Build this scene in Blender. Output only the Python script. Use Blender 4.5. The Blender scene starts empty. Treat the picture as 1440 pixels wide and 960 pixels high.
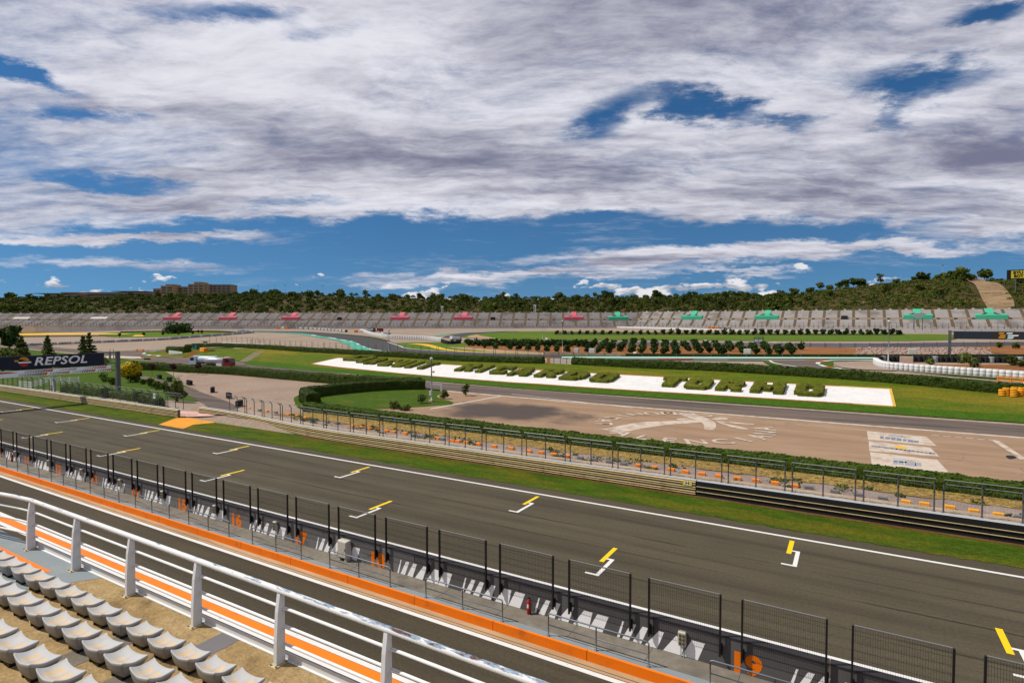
import bpy, bmesh, math, random
import numpy as np
from mathutils import Vector, Matrix
from mathutils.geometry import tessellate_polygon
R = math.radians
rng = np.random.default_rng(7)
random.seed(7)
scene = bpy.context.scene
col = scene.collection

# ------------------------------------------------------------------ camera
CAM_F, CAM_H, CAM_YAW, CAM_PITCH = 809.7, 12.21, R(30.53), R(2.02)
cd = bpy.data.cameras.new('camera'); cam = bpy.data.objects.new('camera', cd); col.objects.link(cam)
cd.sensor_width = 36.0; cd.lens = CAM_F / 1440 * 36.0; cd.clip_start = 0.1; cd.clip_end = 30000
cam.location = (0, 0, CAM_H); cam.rotation_euler = (math.pi / 2 - CAM_PITCH, 0, CAM_YAW)
scene.camera = cam

# ------------------------------------------------------------------ sun and exposure
SUN_EL = R(53); SUN_D = Vector((0.87, 0.49, 0)).normalized()     # horizontal direction in which shadows fall
sl = bpy.data.lights.new('sun', 'SUN'); sun = bpy.data.objects.new('sun', sl); col.objects.link(sun)
sl.energy = 4.7; sl.angle = R(0.53); sl.color = (1.0, 0.94, 0.84)
sun.rotation_euler = Vector((SUN_D.x * math.cos(SUN_EL), SUN_D.y * math.cos(SUN_EL), -math.sin(SUN_EL))).to_track_quat('-Z', 'Y').to_euler()
vs = scene.view_settings
vs.view_transform = 'Standard'; vs.look = 'None'; vs.exposure = 0.0; vs.gamma = 1.0
try: vs.use_curve_mapping = False
except Exception: pass
scene.cycles.max_bounces = 5; scene.cycles.diffuse_bounces = 2; scene.cycles.glossy_bounces = 2
scene.cycles.transparent_max_bounces = 8; scene.cycles.caustics_reflective = False; scene.cycles.caustics_refractive = False
try: scene.cycles.use_denoising = True
except Exception: pass

# ------------------------------------------------------------------ node helper
class NG:
    """small wrapper to write shader node graphs as expressions"""
    def __init__(s, nt): s.nt = nt; nt.nodes.clear()
    def n(s, typ, **kw):
        nd = s.nt.nodes.new(typ)
        for k, v in kw.items():
            if k == 'ins':
                for kk, vv in v.items(): s.put(nd.inputs[kk], vv)
            else: setattr(nd, k, v)
        return nd
    def put(s, sock, v):
        if hasattr(v, 'is_output') or isinstance(v, bpy.types.NodeSocket): s.nt.links.new(v, sock)
        elif v is not None: sock.default_value = v
    def m(s, op, a, b=None, c=None, clamp=False):
        nd = s.nt.nodes.new('ShaderNodeMath'); nd.operation = op; nd.use_clamp = clamp
        s.put(nd.inputs[0], a)
        if b is not None: s.put(nd.inputs[1], b)
        if c is not None: s.put(nd.inputs[2], c)
        return nd.outputs[0]
    def vm(s, op, a, b=None):
        nd = s.nt.nodes.new('ShaderNodeVectorMath'); nd.operation = op
        s.put(nd.inputs[0], a)
        if b is not None: s.put(nd.inputs[1], b)
        return nd.outputs[0]
    def xyz(s, x, y, z):
        nd = s.nt.nodes.new('ShaderNodeCombineXYZ')
        for i, v in enumerate((x, y, z)): s.put(nd.inputs[i], v)
        return nd.outputs[0]
    def sep(s, v):
        nd = s.nt.nodes.new('ShaderNodeSeparateXYZ'); s.put(nd.inputs[0], v); return nd.outputs
    def noise(s, vec, scale, detail=4, rough=0.55, dist=0.0, lac=2.0):
        nd = s.nt.nodes.new('ShaderNodeTexNoise'); nd.noise_dimensions = '3D'
        s.put(nd.inputs['Vector'], vec); s.put(nd.inputs['Scale'], scale); s.put(nd.inputs['Detail'], detail)
        s.put(nd.inputs['Roughness'], rough); s.put(nd.inputs['Distortion'], dist); s.put(nd.inputs['Lacunarity'], lac)
        return nd.outputs['Fac']
    def ramp(s, fac, lo, hi, a=0.0, b=1.0, smooth=True):
        nd = s.nt.nodes.new('ShaderNodeMapRange'); nd.interpolation_type = 'SMOOTHSTEP' if smooth else 'LINEAR'; nd.clamp = True
        for i, v in enumerate((fac, lo, hi, a, b)): s.put(nd.inputs[i], v)
        return nd.outputs[0]
    def mix(s, fac, a, b, mode='MIX'):
        nd = s.nt.nodes.new('ShaderNodeMix'); nd.data_type = 'RGBA'; nd.blend_type = mode
        s.put(nd.inputs[0], fac)
        for k, v in ((6, a), (7, b)):
            if isinstance(v, tuple) and len(v) == 3: v = (*v, 1)
            s.put(nd.inputs[k], v)
        return nd.outputs[2]

# ------------------------------------------------------------------ sky: clear-sky texture under a broken cloud layer
#              az   el    rx   ry   amp   tilt  (degrees)
SKY_GAPS = [(-24.7, 25.5, 6.0, 0.65, 0.46, 0.177), (-16.9, 25.5, 3.9, 0.53, 0.2, 0.117), (-39.8, 18.0, 3.2, 0.76, 0.46, -0.106), (-36.2, 16.0, 2.8, 0.62, 0.34, 0.08), (17.9, 19.3, 5.5, 1.16, 0.5, -0.238), (9.0, 18.8, 3.0, 1.45, 0.46, 0.401), (25.4, 17.1, 2.2, 0.68, 0.3, -0.133), (35.2, 18.8, 4.8, 1.2, 0.46, -0.051), (34.1, 16.6, 1.2, 1.3, 0.3, -0.186), (39.5, 22.2, 2.8, 0.63, 0.46, 0.042), (-33.9, 11.1, 4.6, 0.56, 0.4, 0.011), (-20.2, 11.0, 5.1, 0.57, 0.3, 0.068), (9.7, 10.4, 6.0, 0.53, 0.34, 0.019), (-4.5, 23.5, 2.8, 0.57, 0.16, 0.029)]
SKY_BARS = [(-35.0, 6.7, 10.6, 0.4, 0.62, 0.078), (-36.4, 4.5, 10.8, 0.56, 0.4, 0.031), (19.6, 6.2, 16.3, 0.78, 0.62, 0.028), (-0.0, 4.5, 13.8, 0.42, 0.45, 0.02), (37.3, 5.9, 6.8, 0.55, 0.4, -0.077), (22.1, 4.7, 5.2, 0.32, 0.4, -0.032), (-8.4, 3.7, 10.5, 0.28, 0.3, 0.009)]
SKY_DARK = [(-1.4, 15.5, 19.0, 1.66, 0.32, 0.006), (12.3, 24.9, 17.9, 3.72, 0.3, -0.074), (36.7, 11.7, 7.7, 2.64, 0.26, -0.085), (-29.9, 9.7, 11.6, 0.82, 0.2, 0.092), (18.9, 13.4, 16.4, 1.85, 0.25, -0.069), (-5.6, 18.2, 8.4, 1.23, 0.15, 0.028)]
SKY_LIGHT = [(-20.0, 22.4, 17.2, 3.22, 0.25, 0.119), (-11.0, 19.8, 11.0, 2.06, 0.2, 0.06), (29.3, 16.1, 4.1, 1.38, 0.3, -0.149), (36.2, 16.5, 2.2, 1.27, 0.3, -0.199), (-32.6, 17.2, 1.5, 1.06, 0.3, 0.18), (-7.0, 11.1, 17.4, 0.8, 0.25, 0.021)]
def build_world():
    w = bpy.data.worlds.new('World'); scene.world = w; w.use_nodes = True
    g = NG(w.node_tree)
    sky = g.n('ShaderNodeTexSky', sky_type='NISHITA'); sky.sun_disc = False
    sky.sun_elevation = SUN_EL; sky.sun_rotation = math.atan2(-SUN_D.x, -SUN_D.y)
    sky.altitude = 300; sky.air_density = 1.0; sky.dust_density = 0.0; sky.ozone_density = 2.0
    d = g.vm('NORMALIZE', g.n('ShaderNodeTexCoord').outputs['Generated'])
    x, y, z = g.sep(d)
    g.nt.links.new(g.xyz(x, y, g.m('ADD', g.m('MULTIPLY', z, 0.80), 0.12)), sky.inputs[0])
    hs = g.n('ShaderNodeHueSaturation', ins={'Saturation': 1.25, 'Value': 0.070, 'Fac': 1.0, 'Color': sky.outputs[0]})
    blue = g.mix(1.0, hs.outputs[0], (0.70, 0.95, 1.08), 'MULTIPLY')
    hx = g.m('ADD', g.m('MULTIPLY', x, math.cos(CAM_YAW)), g.m('MULTIPLY', y, math.sin(CAM_YAW)))
    hy = g.m('ADD', g.m('MULTIPLY', x, -math.sin(CAM_YAW)), g.m('MULTIPLY', y, math.cos(CAM_YAW)))
    az = g.m('MULTIPLY', g.m('ARCTAN2', hx, hy), 57.2958)
    el = g.m('MULTIPLY', g.m('ARCSINE', z), 57.2958)
    inv = g.m('DIVIDE', 1.0, g.m('ADD', g.m('MAXIMUM', z, 0.0), 0.13))
    P = g.xyz(g.m('MULTIPLY', hx, inv), g.m('MULTIPLY', hy, inv), 3.1)     # the cloud layer as a plane overhead
    def n2(v, sc, det, ro):
        nd = g.n('ShaderNodeTexNoise', noise_dimensions='2D', ins={'Vector': v, 'Scale': sc, 'Detail': det, 'Roughness': ro}); return nd.outputs['Fac']
    wn = g.m('SUBTRACT', n2(P, 1.3, 3.0, 0.6), 0.5)
    Pd = g.vm('ADD', P, g.xyz(g.m('MULTIPLY', wn, 0.6), g.m('MULTIPLY', wn, -0.45), 0.0))
    body = n2(g.vm('MULTIPLY', Pd, (0.50, 1.15, 1.0)), 1.7, 6.0, 0.62)
    fib = n2(g.vm('ADD', g.vm('MULTIPLY', P, (0.75, 1.6, 1.0)), g.xyz(g.m('MULTIPLY', wn, 0.18), g.m('MULTIPLY', wn, -0.12), 0.0)), 7.0, 6.0, 0.70)
    # ragged angles for the large openings
    rn = g.m('SUBTRACT', n2(g.xyz(g.m('MULTIPLY', az, 0.13), g.m('MULTIPLY', el, 0.40), 0.0), 1.0, 6.0, 0.66), 0.5)
    azw = g.m('ADD', az, g.m('MULTIPLY', rn, 9.0))
    elw = g.m('ADD', el, g.m('MULTIPLY', rn, 3.4))
    AE = g.xyz(azw, elw, 0.0)
    def blobs(L):
        s = None
        for ax, ey, rx, ry, amp, tilt in L:
            mp = g.n('ShaderNodeMapping', vector_type='TEXTURE', ins={'Vector': AE, 'Location': (ax, ey, 0.0), 'Rotation': (0, 0, math.atan(tilt)), 'Scale': (rx, ry, 1.0)})
            ln = g.n('ShaderNodeVectorMath', operation='LENGTH'); g.put(ln.inputs[0], mp.outputs[0])
            v = g.ramp(ln.outputs['Value'], 1.75, 0.15, 0.0, amp)
            s = v if s is None else g.m('ADD', s, v)
        return s
    rim = g.m('ADD', elw, g.m('MULTIPLY', g.m('MINIMUM', g.m('MULTIPLY', az, az), 1700.0), 0.0022))
    cover = g.ramp(rim, 9.6, 11.0, -0.30, 0.175)
    cover = g.m('ADD', g.m('SUBTRACT', cover, blobs(SKY_GAPS)), blobs(SKY_BARS))
    # cover thinned overhead and sunward to cut ambient light; the sun stands in the clear
    toward = g.m('ADD', g.m('MULTIPLY', x, -SUN_D.x), g.m('MULTIPLY', y, -SUN_D.y))
    cover = g.m('SUBTRACT', cover, g.m('ADD', g.ramp(toward, 0.42, 0.85, 0.0, 0.30), g.ramp(z, 0.6, 0.9, 0.0, 0.16)))
    dens = g.m('ADD', g.m('MULTIPLY', body, 0.70), g.m('MULTIPLY', fib, 0.30))
    raw = g.m('ADD', dens, cover)
    mask = g.ramp(raw, 0.20, 0.72)
    # low fair-weather cumulus just over the skyline
    cv = g.xyz(g.m('MULTIPLY', az, 0.15), g.m('MULTIPLY', el, 0.40), 4.0)
    cu_n = n2(cv, 1.2, 5.0, 0.6)
    cu = g.ramp(g.m('SUBTRACT', cu_n, g.m('MULTIPLY', g.m('ABSOLUTE', g.m('SUBTRACT', el, 2.0)), 0.06)), 0.515, 0.57)
    # light and dark folds inside the layer
    fold = n2(g.vm('MULTIPLY', g.vm('ADD', Pd, (0.06, 0.22, 2.0)), (0.45, 1.5, 1.0)), 1.9, 6.0, 0.60)
    lum = g.m('ADD', g.m('MULTIPLY', g.m('SUBTRACT', fold, 0.5), 2.4), g.m('MULTIPLY', g.m('SUBTRACT', fib, 0.5), 1.15))
    lum = g.m('ADD', lum, 0.45)
    lum = g.m('ADD', g.m('SUBTRACT', lum, blobs(SKY_DARK)), blobs(SKY_LIGHT))
    lum = g.m('ADD', lum, g.ramp(raw, 0.85, 0.55, 0.0, 0.18))
    lum = g.ramp(lum, -0.45, 1.30)
    cc = g.mix(lum, (0.185, 0.19, 0.285), (0.79, 0.79, 0.86))
    c = g.mix(cu, blue, g.mix(g.ramp(n2(g.vm('ADD', cv, (0.0, -0.12, 0.3)), 2.4, 3.0, 0.55), 0.38, 0.62), (0.36, 0.39, 0.47), (0.80, 0.80, 0.83)))
    c = g.mix(mask, c, cc)
    bg = g.n('ShaderNodeBackground', ins={'Color': c, 'Strength': 1.0})
    out = g.n('ShaderNodeOutputWorld'); g.nt.links.new(bg.outputs[0], out.inputs[0])
build_world()
scene.world.cycles.sampling_method = 'MANUAL'; scene.world.cycles.sample_map_resolution = 256

# ------------------------------------------------------------------ materials
MATS = {}
def principled(g, colr, rough=0.8, bump=None, bstr=0.3, bdist=0.02, metal=0.0, spec=0.3, emit=None):
    b = g.n('ShaderNodeBsdfPrincipled')
    g.put(b.inputs['Base Color'], (*colr, 1) if isinstance(colr, tuple) and len(colr) == 3 else colr)
    g.put(b.inputs['Roughness'], rough); b.inputs['Metallic'].default_value = metal
    b.inputs['Specular IOR Level'].default_value = spec
    if bump is not None:
        bn = g.n('ShaderNodeBump', ins={'Strength': bstr, 'Distance': bdist, 'Height': bump}); g.nt.links.new(bn.outputs[0], b.inputs['Normal'])
    o = g.n('ShaderNodeOutputMaterial'); g.nt.links.new(b.outputs[0], o.inputs[0]); return b
def new_mat(name):
    m = bpy.data.materials.new(name); m.use_nodes = True; MATS[name] = m; return NG(m.node_tree)
def world_pos(g): return g.n('ShaderNodeNewGeometry').outputs['Position']
def obj_pos(g): return g.n('ShaderNodeTexCoord').outputs['Object']

def plain(name, c, rough=0.6, var=0.12, scale=2.0, metal=0.0, spec=0.3, dirt=None, dscale=1.2, dlo=0.55, dhi=0.72, bump=0.0):
    """painted or cast surface with slight mottling and optional dirt patches"""
    g = new_mat(name); p = world_pos(g)
    c = tuple(v * (0.86 if min(c) < 0.5 else 0.80) for v in c)
    if dirt: dirt = tuple(v * 0.84 for v in dirt)
    n = g.noise(p, scale, 5, 0.6)
    c1 = tuple(v * (1 - var) for v in c); c2 = tuple(min(0.96, v * (1 + var)) for v in c)
    cc = g.mix(n, c1, c2)
    if dirt: cc = g.mix(g.m('MULTIPLY', g.ramp(g.noise(g.vm('ADD', p, (3.3, 9.1, 2.0)), dscale, 7, 0.65), dlo, dhi), 0.75), cc, dirt)
    principled(g, cc, rough, bump=g.noise(p, scale * 8, 4) if bump else None, bstr=bump, metal=metal, spec=spec)

def ground_mat(name, c1, c2, c3=None, s1=0.3, s2=4.0, stretch=(1, 1, 1), bump=0.3, fine=14.0, fvar=0.35, rough=0.95, c3lo=0.56, c3hi=0.7, c3s=0.12):
    g = new_mat(name); p = world_pos(g)
    kk = 0.72 if name != 'white_gravel' else 0.80
    c1, c2 = tuple(v * kk for v in c1), tuple(v * kk for v in c2); c3 = tuple(v * kk for v in c3) if c3 else None
    ps = g.vm('MULTIPLY', p, stretch)
    cc = g.mix(g.ramp(g.noise(ps, s1, 6, 0.6), 0.32, 0.68), c1, c2)
    if c3: cc = g.mix(g.ramp(g.noise(g.vm('ADD', ps, (17, 4, 1)), c3s, 6, 0.62), c3lo, c3hi), cc, c3)
    cc = g.mix(g.ramp(g.noise(ps, s2, 6, 0.6), 0.3, 0.7, 0.0, 0.4), cc, tuple(v * 0.6 for v in c1))
    f = g.noise(p, fine, 3, 0.7)
    cc = g.mix(1.0, cc, g.mix(g.ramp(f, 0.3, 0.7), (1 - fvar,) * 3, (1 + fvar * 0.4,) * 3), 'MULTIPLY')
    principled(g, cc, rough, bump=f, bstr=bump, spec=0.12)

# track asphalt: rubbered lines, paving seams and hairline cracks running along the straight
def asphalt(name, c, warm, seams, crack=True):
    g = new_mat(name); p = world_pos(g); x, y, z = g.sep(p)
    base = g.mix(g.ramp(g.noise(g.xyz(g.m('MULTIPLY', x, 0.035), g.m('MULTIPLY', y, 0.7), 0.0), 1.0, 6, 0.6), 0.3, 0.7), tuple(v * 0.82 for v in c), warm)
    base = g.mix(g.ramp(g.noise(p, 0.25, 5, 0.6), 0.35, 0.7, 0.0, 0.35), base, tuple(v * 0.75 for v in c))
    base = g.mix(g.ramp(g.noise(g.xyz(g.m('MULTIPLY', x, 0.03), g.m('MULTIPLY', y, 2.6), 8.0), 1.0, 6, 0.6), 0.56, 0.70, 0.0, 0.38), base, tuple(v * 0.35 for v in c))
    wy = g.m('ADD', y, g.m('MULTIPLY', g.noise(g.xyz(g.m('MULTIPLY', x, 0.12), 0.0, 0.0), 1.0, 4), 0.5))
    for sy, wd, am in seams:
        ln = g.ramp(g.m('ABSOLUTE', g.m('SUBTRACT', wy, sy)), wd, 0.0)
        ln = g.m('MULTIPLY', ln, g.ramp(g.noise(g.xyz(g.m('MULTIPLY', x, 0.15), g.m('MULTIPLY', y, 2.0), sy), 1.0, 6, 0.65), 0.36, 0.58, 0.0, am))
        base = g.mix(ln, base, tuple(v * 0.25 for v in c))
    sp = g.noise(p, 38.0, 2, 0.8)
    base = g.mix(1.0, base, g.mix(g.ramp(sp, 0.3, 0.72), (0.60,) * 3, (1.34,) * 3), 'MULTIPLY')
    base = g.mix(1.0, base, g.mix(g.ramp(g.noise(p, 7.0, 3, 0.8), 0.3, 0.7), (0.84,) * 3, (1.14,) * 3), 'MULTIPLY')
    if crack:
        blot = g.ramp(g.noise(g.xyz(g.m('MULTIPLY', x, 0.22), g.m('MULTIPLY', y, 1.3), 4.0), 1.0, 7, 0.7), 0.685, 0.76, 0.0, 0.75)
        base = g.mix(blot, base, tuple(v * 0.3 for v in c))
    principled(g, base, 0.9, bump=sp, bstr=0.35, bdist=0.01, spec=0.2)

def grass_mat(name, c1, c2, dry, dry_lo=0.5, dry_hi=0.66, s=0.18, stretch=(1, 1, 1)):
    c1, c2, dry = (tuple(v * 0.74 for v in q) for q in (c1, c2, dry))
    g = new_mat(name); p = world_pos(g); ps = g.vm('MULTIPLY', p, stretch)
    cc = g.mix(g.ramp(g.noise(ps, 0.9, 6, 0.65), 0.3, 0.7), c1, c2)
    cc = g.mix(g.m('MULTIPLY', g.ramp(g.noise(g.vm('ADD', ps, (31, 7, 0)), s, 7, 0.62), dry_lo, dry_hi), 0.8), cc, dry)
    f = g.noise(g.vm('MULTIPLY', p, (1, 1, 0.3)), 13.0, 4, 0.75)
    cc = g.mix(1.0, cc, g.mix(g.ramp(g.noise(p, 3.2, 5, 0.7), 0.3, 0.7), (0.72,) * 3, (1.2,) * 3), 'MULTIPLY')
    cc = g.mix(1.0, cc, g.mix(g.ramp(f, 0.28, 0.72), (0.45,) * 3, (1.35,) * 3), 'MULTIPLY')
    principled(g, cc, 0.95, bump=f, bstr=0.9, bdist=0.06, spec=0.1)

def leaf_mat(name, c1, c2, tip=None, rnd=0.35, s=1.2):
    g = new_mat(name); p = world_pos(g)
    oi = g.n('ShaderNodeObjectInfo').outputs['Random']
    n = g.noise(p, s, 4, 0.7)
    cc = g.mix(g.ramp(n, 0.3, 0.7), c1, c2)
    if tip: cc = g.mix(g.ramp(g.noise(g.vm('ADD', p, (5, 5, 5)), s * 1.7, 5, 0.7), 0.52, 0.68, 0, 0.85), cc, tip)
    cc = g.mix(1.0, cc, g.mix(oi, (1 - rnd,) * 3, (1 + rnd,) * 3), 'MULTIPLY')
    b = g.n('ShaderNodeBsdfPrincipled'); g.put(b.inputs['Base Color'], cc); b.inputs['Roughness'].default_value = 0.75; b.inputs['Specular IOR Level'].default_value = 0.15
    t = g.n('ShaderNodeBsdfTranslucent'); g.put(t.inputs['Color'], cc)
    mx = g.n('ShaderNodeMixShader', ins={0: 0.22}); g.nt.links.new(b.outputs[0], mx.inputs[1]); g.nt.links.new(t.outputs[0], mx.inputs[2])
    o = g.n('ShaderNodeOutputMaterial'); g.nt.links.new(mx.outputs[0], o.inputs[0])

asphalt('track_asphalt', (0.074, 0.061, 0.038), (0.090, 0.075, 0.047), [(31.6, 0.14, 0.95), (29.2, 0.12, 0.95), (33.9, 0.45, 0.35), (26.4, 0.12, 0.8), (30.5, 0.6, 0.35), (28.0, 0.5, 0.22), (24.8, 0.3, 0.25)])
asphalt('pit_asphalt', (0.060, 0.049, 0.030), (0.074, 0.060, 0.038), [(17.0, 0.05, 0.9), (16.0, 0.3, 0.2), (11.0, 0.2, 0.4)])
asphalt('infield_asphalt', (0.050, 0.048, 0.048), (0.07, 0.065, 0.062), [], True)
ground_mat('lane_asphalt', (0.15, 0.115, 0.10), (0.24, 0.185, 0.15), (0.10, 0.085, 0.08), s1=0.15, stretch=(0.08, 1, 1), c3s=0.4, c3lo=0.5, c3hi=0.65, fvar=0.12)
# paddock tarmac: tan, with dark drift stains and fine cracks
def paddock():
    g = new_mat('paddock_tarmac'); p = world_pos(g); x, y, z = g.sep(p)
    cc = g.mix(g.ramp(g.noise(g.vm('MULTIPLY', p, (0.25, 1, 1)), 0.35, 7, 0.6), 0.3, 0.7), (0.232, 0.150, 0.094), (0.300, 0.200, 0.128))
    dx = g.m('DIVIDE', g.m('ADD', x, 40.0), 12.5); dy = g.m('DIVIDE', g.m('SUBTRACT', y, 66.5), 8.5)
    rr = g.m('ADD', g.m('SQRT', g.m('ADD', g.m('MULTIPLY', dx, dx), g.m('MULTIPLY', dy, dy))), g.m('MULTIPLY', g.m('SUBTRACT', g.noise(p, 0.16, 6, 0.6), 0.5), 1.4))
    cc = g.mix(g.ramp(rr, 1.05, 0.5, 0.0, 0.92), cc, (0.055, 0.045, 0.042))
    vo = g.n('ShaderNodeTexVoronoi', feature='DISTANCE_TO_EDGE'); g.put(vo.inputs['Vector'], g.vm('ADD', p, g.xyz(g.m('MULTIPLY', g.noise(p, 0.6, 4), 2.0), g.m('MULTIPLY', g.noise(g.vm('ADD', p, (9, 9, 9)), 0.6, 4), 2.0), 0))); vo.inputs['Scale'].default_value = 0.28
    ck = g.m('MULTIPLY', g.ramp(vo.outputs['Distance'], 0.012, 0.0), g.ramp(g.noise(p, 0.09, 3), 0.5, 0.62, 0.0, 0.6))
    cc = g.mix(ck, cc, (0.06, 0.045, 0.04))
    cc = g.mix(1.0, cc, g.mix(g.noise(p, 9.0, 4, 0.8), (0.82,) * 3, (1.16,) * 3), 'MULTIPLY')
    principled(g, cc, 0.92, bump=g.noise(p, 20, 3), bstr=0.2, spec=0.15)
paddock()
ground_mat('gravel', (0.40, 0.30, 0.225), (0.47, 0.365, 0.28), (0.36, 0.27, 0.20), s1=0.05, s2=1.5, fine=6.0, fvar=0.25)
ground_mat('car_park_gravel', (0.40, 0.285, 0.215), (0.48, 0.355, 0.27), (0.34, 0.25, 0.17), s1=0.12, s2=2.0, fine=9.0, fvar=0.3, c3s=0.3, c3lo=0.62, c3hi=0.72)
ground_mat('service_gravel', (0.34, 0.26, 0.225), (0.44, 0.345, 0.30), (0.20, 0.19, 0.09), s1=0.5, s2=3.0, fine=12.0, fvar=0.4, c3s=0.35, c3lo=0.62, c3hi=0.72)
ground_mat('straw', (0.46, 0.29, 0.06), (0.66, 0.45, 0.13), (0.17, 0.11, 0.045), s1=1.5, s2=5.0, fine=5.0, fvar=0.8, c3s=3.0, c3lo=0.48, c3hi=0.60)
ground_mat('red_soil', (0.33, 0.12, 0.035), (0.42, 0.19, 0.07), (0.25, 0.15, 0.05), s1=0.25, s2=2.0, fine=3.0, fvar=0.4)
ground_mat('brown_mound', (0.30, 0.115, 0.04), (0.36, 0.16, 0.06), (0.22, 0.14, 0.06), s1=0.25, s2=2.0, fine=3.0, fvar=0.4)
ground_mat('verge_dirt', (0.17, 0.075, 0.03), (0.22, 0.12, 0.05), (0.10, 0.10, 0.02), s1=0.6, fvar=0.4, c3s=0.5)
ground_mat('sandy_soil', (0.46, 0.30, 0.16), (0.55, 0.39, 0.23), s1=0.2, fvar=0.2)
ground_mat('concrete_tan', (0.47, 0.35, 0.24), (0.60, 0.47, 0.34), (0.34, 0.26, 0.19), s1=0.5, s2=3.0, fine=20, fvar=0.15, c3s=0.6)
ground_mat('platform_concrete', (0.235, 0.205, 0.165), (0.31, 0.275, 0.225), (0.17, 0.155, 0.13), s1=0.8, s2=3.0, fine=25, fvar=0.15, c3s=0.5)
ground_mat('terrace_concrete', (0.45, 0.305, 0.135), (0.56, 0.40, 0.20), (0.24, 0.155, 0.07), s1=1.9, s2=6.0, fine=34, fvar=0.3, c3s=1.5, c3lo=0.52, c3hi=0.70)
ground_mat('gutter_concrete', (0.55, 0.36, 0.19), (0.70, 0.49, 0.29), (0.42, 0.29, 0.17), s1=0.6, s2=4.0, stretch=(0.15, 1, 1), fine=20, fvar=0.12, c3s=0.8)
ground_mat('white_gravel', (0.80, 0.78, 0.76), (0.90, 0.88, 0.86), (0.52, 0.48, 0.42), s1=0.6, s2=5.0, fine=11.0, fvar=0.16, c3s=0.8, c3lo=0.66, c3hi=0.76)
ground_mat('riprap_bed', (0.36, 0.235, 0.195), (0.45, 0.31, 0.26), s1=0.5, s2=2.0, fine=2.5, fvar=0.5)
ground_mat('hill_soil', (0.055, 0.052, 0.013), (0.15, 0.10, 0.032), (0.36, 0.25, 0.13), s1=0.035, s2=0.3, stretch=(1, 1, 2.5), fine=0.5, fvar=0.5, c3s=0.05, c3lo=0.6, c3hi=0.72)
ground_mat('bare_slope', (0.36, 0.235, 0.125), (0.46, 0.32, 0.185), (0.20, 0.135, 0.06), s1=0.06, s2=0.35, stretch=(0.5, 0.5, 4.0), fine=0.9, fvar=0.4, c3s=0.16, c3lo=0.5, c3hi=0.66)
grass_mat('verge_grass', (0.042, 0.095, 0.003), (0.092, 0.150, 0.006), (0.165, 0.145, 0.010), 0.42, 0.66, 0.5, (0.35, 1, 1))
grass_mat('bank_grass', (0.085, 0.14, 0.006), (0.15, 0.19, 0.011), (0.32, 0.22, 0.025), 0.48, 0.68, 0.10, (0.3, 1, 1))
grass_mat('strip_grass', (0.050, 0.125, 0.005), (0.075, 0.16, 0.007), (0.13, 0.13, 0.012), 0.55, 0.7, 0.2)
grass_mat('lawn', (0.050, 0.11, 0.006), (0.085, 0.15, 0.009), (0.14, 0.15, 0.016), 0.5, 0.7, 0.25)
grass_mat('infield_grass', (0.085, 0.17, 0.010), (0.13, 0.22, 0.014), (0.22, 0.20, 0.025), 0.5, 0.66, 0.05, (0.3, 1, 1))
grass_mat('dark_verge', (0.045, 0.065, 0.014), (0.065, 0.085, 0.022), (0.10, 0.085, 0.03), 0.5, 0.66, 0.08)
leaf_mat('hedge_leaf', (0.030, 0.060, 0.004), (0.060, 0.100, 0.007), (0.10, 0.13, 0.014), 0.08, 1.6)
leaf_mat('dark_hedge_leaf', (0.025, 0.045, 0.005), (0.048, 0.075, 0.008), (0.07, 0.09, 0.014), 0.08, 1.4)
leaf_mat('letter_leaf', (0.075, 0.10, 0.006), (0.145, 0.155, 0.012), (0.26, 0.21, 0.025), 0.12, 1.3)
leaf_mat('cedar_leaf', (0.060, 0.085, 0.018), (0.115, 0.14, 0.028), None, 0.2, 0.8)
leaf_mat('olive_leaf', (0.045, 0.075, 0.012), (0.10, 0.12, 0.02), (0.16, 0.15, 0.02), 0.2, 0.7)
leaf_mat('citrus_leaf', (0.020, 0.045, 0.008), (0.042, 0.075, 0.014), None, 0.3, 0.8)
leaf_mat('pine_leaf', (0.036, 0.058, 0.007), (0.088, 0.112, 0.014), (0.14, 0.15, 0.02), 0.35, 0.16)
leaf_mat('scrub_leaf', (0.05, 0.066, 0.010), (0.095, 0.10, 0.016), (0.14, 0.115, 0.03), 0.3, 0.12)
leaf_mat('yellow_bloom', (0.42, 0.30, 0.006), (0.58, 0.42, 0.01), (0.30, 0.27, 0.01), 0.05, 2.5)
leaf_mat('plum_leaf', (0.04, 0.014, 0.012), (0.07, 0.025, 0.02), None, 0.2, 1.0)
leaf_mat('weed_leaf', (0.05, 0.09, 0.015), (0.11, 0.13, 0.03), (0.25, 0.17, 0.05), 0.2, 1.0)
plain('bark', (0.10, 0.065, 0.04), 0.9, 0.3, 3.0)
plain('white_paint', (0.84, 0.84, 0.83), 0.55, 0.04, 1.0, dirt=(0.6, 0.58, 0.54), dscale=1.5, dlo=0.66, dhi=0.84)
plain('bar_white', (1.18, 1.18, 1.18), 0.6, 0.03, 1.0)
plain('line_white', (0.78, 0.77, 0.74), 0.7, 0.06, 2.0, dirt=(0.34, 0.31, 0.27), dscale=3.0, dlo=0.58, dhi=0.76)
plain('faded_white', (0.56, 0.47, 0.38), 0.8, 0.12, 1.0, dirt=(0.32, 0.215, 0.14), dscale=0.9, dlo=0.44, dhi=0.66)
plain('line_yellow', (0.82, 0.56, 0.0), 0.7, 0.05, 2.0, dirt=(0.45, 0.33, 0.05), dscale=3.0, dlo=0.62, dhi=0.8)
plain('orange_paint', (0.95, 0.205, 0.0), 0.6, 0.08, 0.8, dirt=(0.50, 0.13, 0.02), dscale=1.1, dlo=0.52, dhi=0.80)
plain('apron_orange', (0.72, 0.29, 0.012), 0.8, 0.10, 0.6, dirt=(0.42, 0.20, 0.05), dscale=0.7, dlo=0.52, dhi=0.66)
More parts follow.
